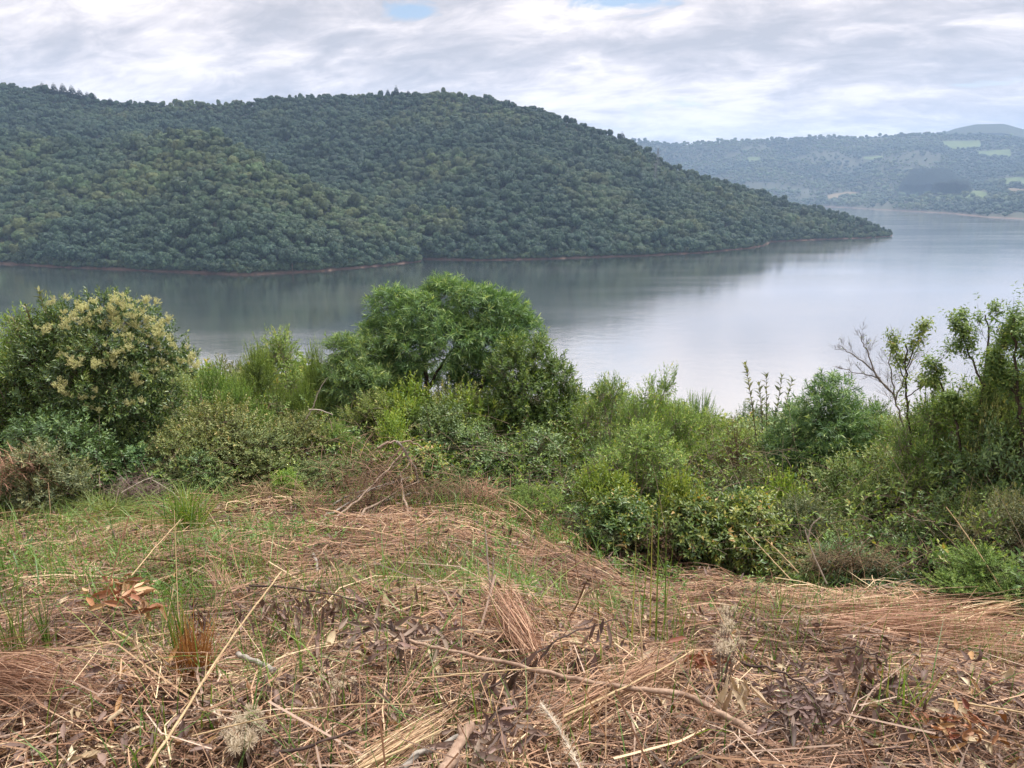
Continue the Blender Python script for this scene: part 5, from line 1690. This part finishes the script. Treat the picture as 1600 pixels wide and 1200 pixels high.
tuft('tall bright green grass clump at the edge of the bushes on the left', 292, 838, 260, 92, 105, M_GRASS, 0.014, parts=24, mu=0.6, bend=0.8)
tuft('pale yellowish fine grass clump left of the tall bright green one', 165, 815, 380, 58, 150, M_GRASS_SOFT, 0.009, mu=0.7, bend=0.7)
tuft('green grass clump below the tall bright green one', 300, 890, 70, 60, 70, M_GRASS, 0.008, parts=10, mu=0.45)
tuft('small grass clump beside the pale yellowish one at the left', 95, 870, 60, 40, 80, M_GRASS, 0.007, mu=0.5)
tuft('loose green grass standing at the left edge behind the red straw mat', 25, 1030, 70, 115, 90, M_GRASS, 0.006, parts=24, mu=0.5, bend=0.3)
tuft('green blades standing right of the loose grass at the left edge', 75, 1010, 26, 85, 50, M_GRASS, 0.006, parts=12, mu=0.45)
tuft('tall narrow grass leaves growing out of the orange stubble', 285, 1050, 40, 150, 70, M_GRASS, 0.008, parts=22, mu=0.6, bend=0.2, lift=0.05)
tuft('cut orange brown stubble tuft at the lower left', 305, 1065, 190, 105, 100, M_STUBBLE, 0.007, parts=30, mu=0.5, bend=0.15, name='stubble_tuft', lift=0.05)
tuft('single broad green blade standing up left of the pair near the centre right', 983, 1000, 2, 190, 12, M_GRASS, 0.0095, parts=2, mu=0.9, bend=0.02, lift=0.1)
tuft('pair of tall green blades right of the single broad one', 1022, 990, 6, 215, 60, M_GRASS, 0.0075, parts=6, mu=0.85, bend=0.05, lift=0.1)
tuft('small green blades in front of the tall pair', 1060, 1005, 12, 80, 40, M_GRASS, 0.006, parts=8, mu=0.6, bend=0.15, lift=0.08)
tuft('broad green blades between the pale and orange leaves at the left', 190, 885, 8, 45, 30, M_GRASS, 0.012, parts=8, mu=0.75, bend=0.05)
tuft('three flat green blades above the orange leaves', 245, 905, 7, 42, 40, M_GRASS, 0.013, parts=7, mu=0.75, bend=0.03)
tuft('bright green tussock beyond the straw in the middle right', 1262, 935, 110, 48, 75, M_GRASS, 0.007, parts=10, mu=0.6, bend=0.5)
tuft('smaller green tussock below the bright one in the middle right', 1300, 950, 50, 32, 60, M_GRASS, 0.006, mu=0.5, bend=0.5)
tuft('tall coarse grass clump at the foot of the bushes at the right', 1478, 935, 120, 66, 105, M_GRASS, 0.011, parts=18, mu=0.55, bend=0.7)
tuft('grass clump at the right edge under the bluish bush', 1545, 925, 60, 50, 60, M_GRASS, 0.008, mu=0.45, bend=0.6)
tuft('small bright fern green tuft behind the leaning straw bundle', 808, 893, 70, 34, 45, M_GRASS, 0.006, mu=0.75, bend=0.4)
tuft('soft green tuft between the straw bundle and the tall blades', 940, 950, 90, 40, 90, M_GRASS_SOFT, 0.006, mu=0.5, bend=0.5)
tuft('soft green tuft left of the bright tussock', 1130, 925, 70, 34, 60, M_GRASS_SOFT, 0.006, mu=0.5, bend=0.5)
tuft('grassy green tuft left of the straw bundle', 545, 935, 60, 40, 60, M_GRASS, 0.006, parts=6, mu=0.7, bend=0.3)
tuft('green tuft by the grey stick left of the centre', 520, 850, 60, 34, 60, M_GRASS, 0.007, mu=0.55, bend=0.5)
tuft('small green tuft in front of the round pale bush', 395, 820, 60, 34, 50, M_GRASS_SOFT, 0.007, mu=0.7, bend=0.5)
tuft('thin green blades leaning over the litter near the lower right', 1420, 1120, 16, 90, 110, M_GRASS, 0.0055, parts=12, mu=0.7, bend=0.3, lift=0.08)
tuft('green blades standing in the withered leaves at the right', 1245, 1010, 12, 70, 70, M_GRASS, 0.005, parts=8, mu=0.6, bend=0.2, lift=0.1)
tuft('three green blades lying near the bottom left', 258, 1150, 6, 60, 80, M_GRASS, 0.006, parts=6, mu=0.8, bend=0.9, lift=0.05)
tuft('olive blades standing right of the withered mauve leaves', 1375, 1110, 9, 110, 40, M_GRASS, 0.005, parts=7, mu=0.65, bend=0.1, lift=0.08)


def sheaf(label, base, tip, dist0, dist1, n, width, mat, sag=0.0, name='straw_bundle', Wb=0.0032, fan=1.0, cat='straw', mu=0.5, lift=0.15, splay=0.35):
    """A combed bundle of dead grass running from base to tip."""
    A = hit(base[0], base[1], lift) if dist0 is None else at_dist(base[0], base[1], dist0)
    B = hit(tip[0], tip[1], lift) if dist1 is None else at_dist(tip[0], tip[1], dist1)
    root = empty(name, tuple(A)); tag(root, label, cat)
    d = B - A; L = np.linalg.norm(d); u = d / L; s = perp(u[None])[0]; v = np.cross(u, s)
    k = 8; t = np.linspace(0, 1, k)[None, :, None]
    o0 = rng.normal(size=(n, 2)) * width * 0.5; o1 = o0 * fan + rng.normal(size=(n, 2)) * width * splay * fan
    ln = rng.uniform(0.55, 1.12, n)[:, None, None]; st = rng.uniform(-0.12, 0.25, n)[:, None, None]
    tt = st + t * ln
    off = o0[:, None] * (1 - tt) + o1[:, None] * tt
    p = u[None, None] * (tt * L) + s * off[..., :1] + v * off[..., 1:]
    p[..., 2] += sag * rng.uniform(0.1, 1.0, (n, 1)) * L * (4 * tt[..., 0] * (1 - tt[..., 0]))
    wob = rng.normal(size=(n, 1, 3)) * L * 0.05 * np.sin(3.1 * tt + rng.uniform(0, 6.28, (n, 1, 1)))
    p = p + wob * np.array([1, 1, 0.5])
    q = p + A
    q[..., 2] = np.maximum(q[..., 2], G(q[..., 0], q[..., 1]) + 0.01)
    p = q - A
    sd = unit(np.cross(u[None], rng.normal(size=(n, 3))))
    mb = MB(); ribbons(mb, p, Wb * rng.uniform(0.6, 1.3, n), sd, np.clip(rng.normal(mu, 0.3, n), 0, 1), 0.2)
    o = mb.build('straw', mat, root); o['kind'] = 'stuff'
    return root


sheaf('upright leaning bundle of reddish straw under the bleached forked stalk', (838, 1025), (764, 918), None, 3.8, 170, 0.045, M_FIBRE, 0.05, fan=1.7, mu=0.62)
sheaf('combed mat of fine reddish straw at the left edge', (-60, 1075), (125, 1085), None, None, 560, 0.09, M_FIBRE, 0.14, fan=1.4, mu=0.45, name='straw_mat')
sheaf('wide swathe of red combed straw along the crest at the right', (1290, 985), (1620, 992), None, None, 420, 0.14, M_FIBRE, 0.02, fan=1.5, mu=0.55, name='straw_mat')
sheaf('feathery reddish plume bundle pointing at the thick branch end', (880, 1130), (1075, 1035), None, 3.15, 260, 0.035, M_FIBRE, 0.03, fan=1.6, mu=0.6, name='straw_bundle')
sheaf('bundle of yellow straw fanning from the bottom left of the centre', (545, 1215), (690, 1120), None, None, 120, 0.06, M_STRAW, 0.03, fan=0.6, mu=0.75, name='straw_bundle')
sheaf('broom of reddish straw tips standing right of the orange leaves', (358, 935), (330, 888), None, None, 130, 0.04, M_FIBRE, 0.05, fan=2.2, mu=0.6, name='straw_bundle')
sheaf('small broom of reddish straw on the near edge of the green weeds', (590, 945), (540, 932), None, None, 160, 0.03, M_FIBRE, 0.04, fan=2.0, mu=0.5, name='straw_bundle')
sheaf('pale yellow straw lying at the right edge on the crest', (1490, 972), (1600, 938), None, None, 45, 0.03, M_STRAW, 0.02, fan=1.2, mu=0.9, name='straw_bundle', Wb=0.007, lift=0.2)


def leaf_cluster(name, label, spots_, mat, Lr, ratio, hang=0.7, curl=0.8, dist=None, lift=0.15, mu=0.5, cat='leaves', stem=None, k=5):
    """A withered spray: every leaf is a part; a twig carries them where one shows."""
    pts = np.array([hit(p[0], p[1], lift) if dist is None else at_dist(p[0], p[1], dist * 0.9) for p in spots_])
    A = pts.mean(0)
    root = empty(name, tuple(A)); tag(root, label, cat)
    if stem is not None:
        path = smooth_path(np.array([hit(p[0], p[1], lift) if len(p) == 2 else at_dist(p[0], p[1], p[2] * 0.9) for p in stem[0]]) - A, 5, 0.004)
        mb = MB(); tube(mb, path, np.linspace(stem[1], stem[2], len(path)), 6); mb.build('stem', stem[3], root)
    for p in pts:
        mb = MB(); L = rng.uniform(*Lr)
        a = rng.uniform(0, 6.28)
        D = np.array([[math.cos(a) * (1 - hang * 0.7), math.sin(a) * (1 - hang * 0.7), -hang + rng.normal() * 0.15]])
        Nn = np.array([[math.cos(a + 0.5), math.sin(a + 0.5) - 0.5, 0.6]]) + rng.normal(size=(1, 3)) * 0.3
        curled(mb, (p - A)[None] + rng.normal(size=(1, 3)) * 0.008, D, Nn, L, L * ratio * rng.uniform(0.6, 1.1), np.clip(rng.normal(mu, 0.3), 0, 1), rng.normal(curl, 0.9), k=5)
        mb.build('leaf', mat, root)
    return root


def spot_cloud(n, cx, cy, rx, ry):
    return [(cx + rx * a, cy + ry * b_) for a, b_ in np.clip(rng.normal(size=(n, 2)) * 0.5, -1, 1)]


leaf_cluster('fallen_leaf_spray', 'heap of big dry orange tan leaves on the litter at the left', spot_cloud(30, 180, 925, 46, 22) + spot_cloud(9, 222, 948, 18, 10), M_ORANGE, (0.09, 0.15), 0.34, 0.15, 0.7, lift=0.22, mu=0.6)
leaf_cluster('withered_spray', 'withered mauve grey leaves hanging in a clump at the lower right', spot_cloud(130, 1255, 1090, 64, 50), M_MAUVE, (0.05, 0.10), 0.27, 0.55, 0.8, lift=0.27, mu=0.5,
             stem=([(1160, 1035), (1220, 1050), (1265, 1075), (1285, 1120)], 0.005, 0.003, M_STICK_DARK))
leaf_cluster('withered_spray', 'row of brown leaves hanging side by side behind the long branch', spot_cloud(90, 470, 945, 95, 26), M_BROWN, (0.05, 0.10), 0.26, 0.85, 0.5, lift=0.26, mu=0.55,
             stem=([(390, 915), (450, 918), (520, 930), (575, 945)], 0.006, 0.003, M_STICK_DARK))
leaf_cluster('withered_spray', 'curled dry leaves tumbled over the litter left of the leaning straw bundle', spot_cloud(70, 640, 985, 95, 26), M_BROWN, (0.07, 0.13), 0.24, 0.2, 0.9, lift=0.22, mu=0.75)
leaf_cluster('withered_spray', 'dark twig rising to the right with hanging brown leaves in front of the long branch',
             [(768, 1040), (772, 1060), (790, 1062), (800, 1075), (806, 1052), (845, 1015), (840, 1030), (780, 1100), (762, 1110), (870, 1005), (760, 1080), (812, 1045)], M_BROWN, (0.09, 0.14), 0.26, 0.95, 0.4, dist=2.95, mu=0.5,
             stem=([(690, 1150, 2.75), (745, 1098, 2.85), (800, 1045, 2.95), (850, 1010, 3.05), (905, 985, 3.2), (965, 968, 3.35)], 0.0055, 0.0025, M_STICK_DARK))
leaf_cluster('withered_spray', 'few brown leaves hanging under the tall green blades', [(925, 965), (935, 970), (945, 965), (950, 980), (905, 1030), (920, 1025), (925, 1040), (900, 1020), (930, 1015)], M_BROWN, (0.08, 0.13), 0.3, 0.9, 0.5, dist=3.25, mu=0.4)
leaf_cluster('withered_spray', 'pale long curled leaves hanging from one point below the thick branch end', [(1140, 1058), (1148, 1060), (1143, 1062), (1150, 1064), (1155, 1062), (1158, 1060), (1162, 1062), (1146, 1066), (1166, 1060)], M_PALE, (0.14, 0.22), 0.16, 0.85, 0.5, lift=0.33, mu=0.45)
leaf_cluster('withered_spray', 'curled orange brown leaves hanging on a dry twig at the right', spot_cloud(24, 1345, 1028, 42, 16), M_BROWN, (0.06, 0.10), 0.34, 0.9, 0.8, lift=0.24, mu=0.6,
             stem=([(1300, 1018), (1340, 1012), (1385, 1030)], 0.004, 0.0025, M_STICK_DARK))
leaf_cluster('withered_spray', 'rusty orange leaf remains near the lower right corner', spot_cloud(40, 1500, 1130, 62, 18), M_ORANGE, (0.04, 0.08), 0.36, 0.3, 0.7, lift=0.2, mu=0.2)
leaf_cluster('withered_spray', 'rusty orange leaf remains below the fluffy seed heads at the right', spot_cloud(22, 1100, 1030, 30, 14), M_ORANGE, (0.04, 0.08), 0.36, 0.3, 0.7, lift=0.2, mu=0.25)
leaf_cluster('withered_spray', 'blackish shrivelled leaves beside the orange stubble tuft', spot_cloud(30, 312, 965, 22, 24), M_MAUVE, (0.05, 0.09), 0.3, 0.8, 0.7, lift=0.2, mu=0.02)
leaf_cluster('withered_spray', 'small dark dry leaves standing out of the straw beyond the fluffy seed heads', spot_cloud(24, 1190, 968, 26, 12), M_MAUVE, (0.05, 0.09), 0.3, 0.5, 0.8, lift=0.2, mu=0.25)
leaf_cluster('withered_spray', 'large curled brown leaves strewn at the bottom edge left of the white plume', spot_cloud(40, 770, 1140, 70, 36), M_BROWN, (0.07, 0.13), 0.25, 0.4, 1.0, lift=0.22, mu=0.55)
leaf_cluster('withered_spray', 'dark curled leaves hanging at the lower right beyond the mauve clump', spot_cloud(40, 1400, 1080, 60, 30), M_BROWN, (0.06, 0.11), 0.27, 0.6, 0.9, lift=0.2, mu=0.35)
leaf_cluster('dry_leaf', 'single papery cream leaf standing up at the edge of the hanging brown leaves', [(527, 985)], M_PALE, (0.12, 0.121), 0.36, 0.6, 0.6, lift=0.22, mu=0.8, cat='leaf')
leaf_cluster('dry_leaf', 'single orange leaf lying beside the tall green blades', [(1042, 1005)], M_ORANGE, (0.11, 0.111), 0.4, 0.1, 0.6, lift=0.18, mu=0.6, cat='leaf')
leaf_cluster('withered_spray', 'bleached spiky leaves poking up at the far edge of the straw', [(1088, 892), (1096, 895), (1106, 892), (1112, 888), (1100, 890)], M_PALE, (0.13, 0.2), 0.13, -0.8, 0.2, lift=0.05, mu=0.85)


def puff_cluster(label, spots_, rad, lift, stem_len=0.2):
    A = hit(spots_[0][0], spots_[0][1], lift)
    root = empty('seed_head_stem', tuple(A)); tag(root, label, 'seed heads')
    st = MB()
    for px, py in spots_:
        c = hit(px, py, lift) - A
        n = 64; d = rand_dirs(n); r = rad * rng.uniform(0.45, 1.0) * rng.uniform(0.7, 1.1, (n, 1))
        mb = MB()
        path = np.stack([c + d * 0.002, c + d * r * 0.6, c + d * r + rng.normal(size=(n, 3)) * r * 0.12], 1)
        ribbons(mb, path, 0.0016, perp(d), np.clip(rng.normal(0.6, 0.25, n), 0, 1), 0.8)
        mb.build('puff', M_FLUFF, root)
        sticks(st, c[None], (c * 0.4 + np.array([0, 0, -stem_len]))[None], 0.0018, 0.0022)
    st.build('stem', M_TWIG, root)
    return root


puff_cluster('large fluffy cream seed heads near the bottom left', spot_cloud(30, 378, 1150, 34, 34) + spot_cloud(10, 398, 1115, 14, 14), 0.030, 0.20)
puff_cluster('fluffy seed heads in a cluster above the pale hanging leaves', spot_cloud(22, 1135, 1000, 26, 32), 0.026, 0.30)
puff_cluster('pale fluffy seed heads right of the larger cluster', spot_cloud(14, 1265, 965, 26, 12), 0.022, 0.25)
puff_cluster('fluffy seed heads at the upper end of the right cluster', spot_cloud(12, 1140, 955, 16, 12), 0.022, 0.3)
puff_cluster('scattered small fluffy seed heads in the straw left of the long branch', spot_cloud(12, 520, 1065, 40, 20), 0.018, 0.22)


def plume(label, pts, lift=0.22):
    path = smooth_path(np.array([hit(px, py, lift) for px, py in pts]), 8)
    A = path[0].copy(); path = path - A
    root = empty('feathery_plume', tuple(A)); tag(root, label, 'plume')
    mb = MB(); tube(mb, path, np.linspace(0.005, 0.003, len(path)), 5); mb.build('stem', M_WHITE, root)
    n = 420; i = rng.integers(0, len(path) - 1, n); f = rng.random((n, 1))
    O = path[i] * (1 - f) + path[i + 1] * f; T = unit(path[i + 1] - path[i])
    d = unit(rand_dirs(n) - T * 0.9)
    l = rng.uniform(0.012, 0.03, (n, 1))
    mb = MB(); ribbons(mb, np.stack([O, O + d * l * 0.5, O + d * l], 1), 0.002, perp(d), np.clip(rng.normal(0.7, 0.2, n), 0, 1), 0.6); mb.build('feather', M_FLUFF, root)


plume('white feathery plume stem slanting to the bottom edge', [(845, 1100), (868, 1130), (888, 1165), (912, 1215)])

# ------------------------------------------------------------------ heap of dead brush in front of the big tree
root = empty('brush_heap', tuple(hit(600, 790))); tag(root, 'heap of long dead grey brown sticks in front of the dome crowned tree', 'brush heap')
A = np.array(root.location)
BR = [[(505, 812), (545, 785), (590, 760), (640, 745)], [(512, 822), (560, 780), (600, 740), (632, 700)], [(530, 830), (570, 800), (610, 772), (655, 752)], [(540, 842), (600, 812), (650, 790), (700, 770)],
      [(555, 830), (575, 790), (590, 745), (625, 700)], [(575, 835), (590, 790), (612, 735), (640, 705)], [(520, 800), (570, 770), (620, 752)], [(600, 838), (605, 790), (625, 740), (650, 712)],
      [(500, 832), (540, 815), (600, 800), (660, 792)], [(560, 810), (600, 782), (640, 770), (690, 775)], [(640, 820), (632, 780), (625, 740)], [(580, 768), (612, 728), (640, 696)],
      [(520, 790), (548, 770), (585, 762)], [(640, 800), (690, 785), (740, 790)], [(548, 852), (620, 832), (690, 822), (740, 830)], [(620, 690), (650, 730), (660, 780)], [(590, 700), (610, 690), (640, 690), (660, 700)]]
for k, pth in enumerate(BR):
    d0 = rng.uniform(9.0, 9.5)
    base = hit(*pth[0]); dd = math.hypot(base[0], base[1]); dd = dd if 7.6 < dd < 9.0 else 8.9
    w_ = np.array([at_dist(px, py, dd + (9.15 - dd) * j / (len(pth) - 1) + rng.uniform(-0.1, 0.1)) for j, (px, py) in enumerate(pth)])
    w_[:, 2] = np.maximum(w_[:, 2], G(w_[:, 0], w_[:, 1]) + 0.02)
    mb = MB(); tube(mb, smooth_path(w_ - A, 5, 0.01), np.linspace(0.017, 0.008, 5 * (len(pth) - 1) + 1) * rng.uniform(0.7, 1.3), 6)
    mb.build('stick', M_DEAD if k % 3 else M_STICK_GREY, root, smooth=True)
n = 1500
px = rng.normal(600, 55, n); py = rng.normal(768, 38, n)
O = at_dist(px, py, rng.uniform(8.5, 9.3, n)); O[:, 2] = np.maximum(O[:, 2], G(O[:, 0], O[:, 1]) + 0.03)
d = unit(np.stack([rng.normal(-0.5, 0.6, n), rng.normal(0, 0.4, n), rng.normal(-0.45, 0.4, n)], -1)); l = rng.uniform(0.15, 0.5, (n, 1))
E = O + d * l; E[:, 2] = np.maximum(E[:, 2], G(E[:, 0], E[:, 1]) + 0.01)
M_ = (O + E) / 2; M_[:, 2] += 0.04
mb = MB(); ribbons(mb, np.stack([O, M_, E], 1) - A, rng.uniform(0.005, 0.010, n), perp(d), np.clip(rng.normal(0.15, 0.15, n), 0, 1), 0.4)
o = mb.build('fine_brush', M_STRAW, root); o['kind'] = 'stuff'


def dry_heap(label, cx, cy, rx, ry, dist, n, mat, mu, name='dry_brush'):
    P0 = hit(cx, cy + ry); root = empty(name, tuple(P0)); tag(root, label, 'dead brush')
    px = rng.normal(cx, rx * 0.5, n); py = rng.normal(cy, ry * 0.5, n)
    O = at_dist(px, py, dist + rng.uniform(-0.25, 0.25, n)); O[:, 2] = np.maximum(O[:, 2], G(O[:, 0], O[:, 1]) + 0.01)
    d = unit(rng.normal(size=(n, 3)) * np.array([1, 0.6, 0.6])); l = rng.uniform(0.08, 0.32, (n, 1))
    E = O + d * l; E[:, 2] = np.maximum(E[:, 2], G(E[:, 0], E[:, 1]) + 0.01); M_ = (O + E) / 2; M_[:, 2] += 0.02
    mb = MB(); ribbons(mb, np.stack([O, M_, E], 1) - P0, rng.uniform(0.005, 0.011, n), perp(d), np.clip(rng.normal(mu, 0.25, n), 0, 1), 0.3)
    o = mb.build('twigs', mat, root); o['kind'] = 'stuff'


dry_heap('reddish brown dead brush under the dome crowned tree', 690, 782, 62, 24, 9.0, 900, M_DRYLEAF, 0.35)
dry_heap('reddish dead brush below the dark bush of the leaning bushy tree', 755, 775, 34, 22, 9.0, 450, M_FIBRE, 0.25)
dry_heap('brown dead brush at the left edge below the dark bush', 30, 735, 70, 28, 10.2, 600, M_FIBRE, 0.3)
dry_heap('dark purple brown dead twigs behind the tall bright green grass clump', 215, 770, 50, 18, 9.9, 500, M_MAUVE, 0.2)
dry_heap('brown dead undergrowth right of the tall bright green grass clump', 420, 785, 80, 28, 9.7, 1100, M_DRYLEAF, 0.5)
dry_heap('brown dead undergrowth left of the dead brush heap', 500, 800, 50, 22, 9.3, 600, M_DRYLEAF, 0.45)
dry_heap('brown dead undergrowth in front of the leaning bushy tree', 790, 820, 90, 18, 8.6, 700, M_DRYLEAF, 0.45)
dry_heap('brown dead undergrowth at the foot of the right bank', 1330, 880, 90, 20, 7.6, 800, M_DRYLEAF, 0.4)
stick('dead_branch', 'pale dead branch leaning out of the bushes left of the dome crowned tree', [(478, 655, 11.0), (490, 635, 11.0), (500, 605, 11.0), (512, 590, 11.0)], 0.010, 0.004, M_WHITE)
stick('dead_branch', 'short pale dead twig crossing the leaning dead branch among the bushes', [(482, 640, 10.9), (500, 640, 10.9), (520, 648, 10.9)], 0.010, 0.006, M_WHITE)
stick('dead_branch', 'thin bleached twigs crossing on the clearing edge behind the tall grass clump', [(190, 770, 9.5), (220, 752, 9.5), (240, 745, 9.5)], 0.007, 0.004, M_WHITE)
stick('dead_branch', 'bleached twig dropping right from the crossing twigs behind the tall grass clump', [(232, 747, 9.5), (265, 765, 9.5), (290, 790, 9.4)], 0.006, 0.003, M_WHITE)
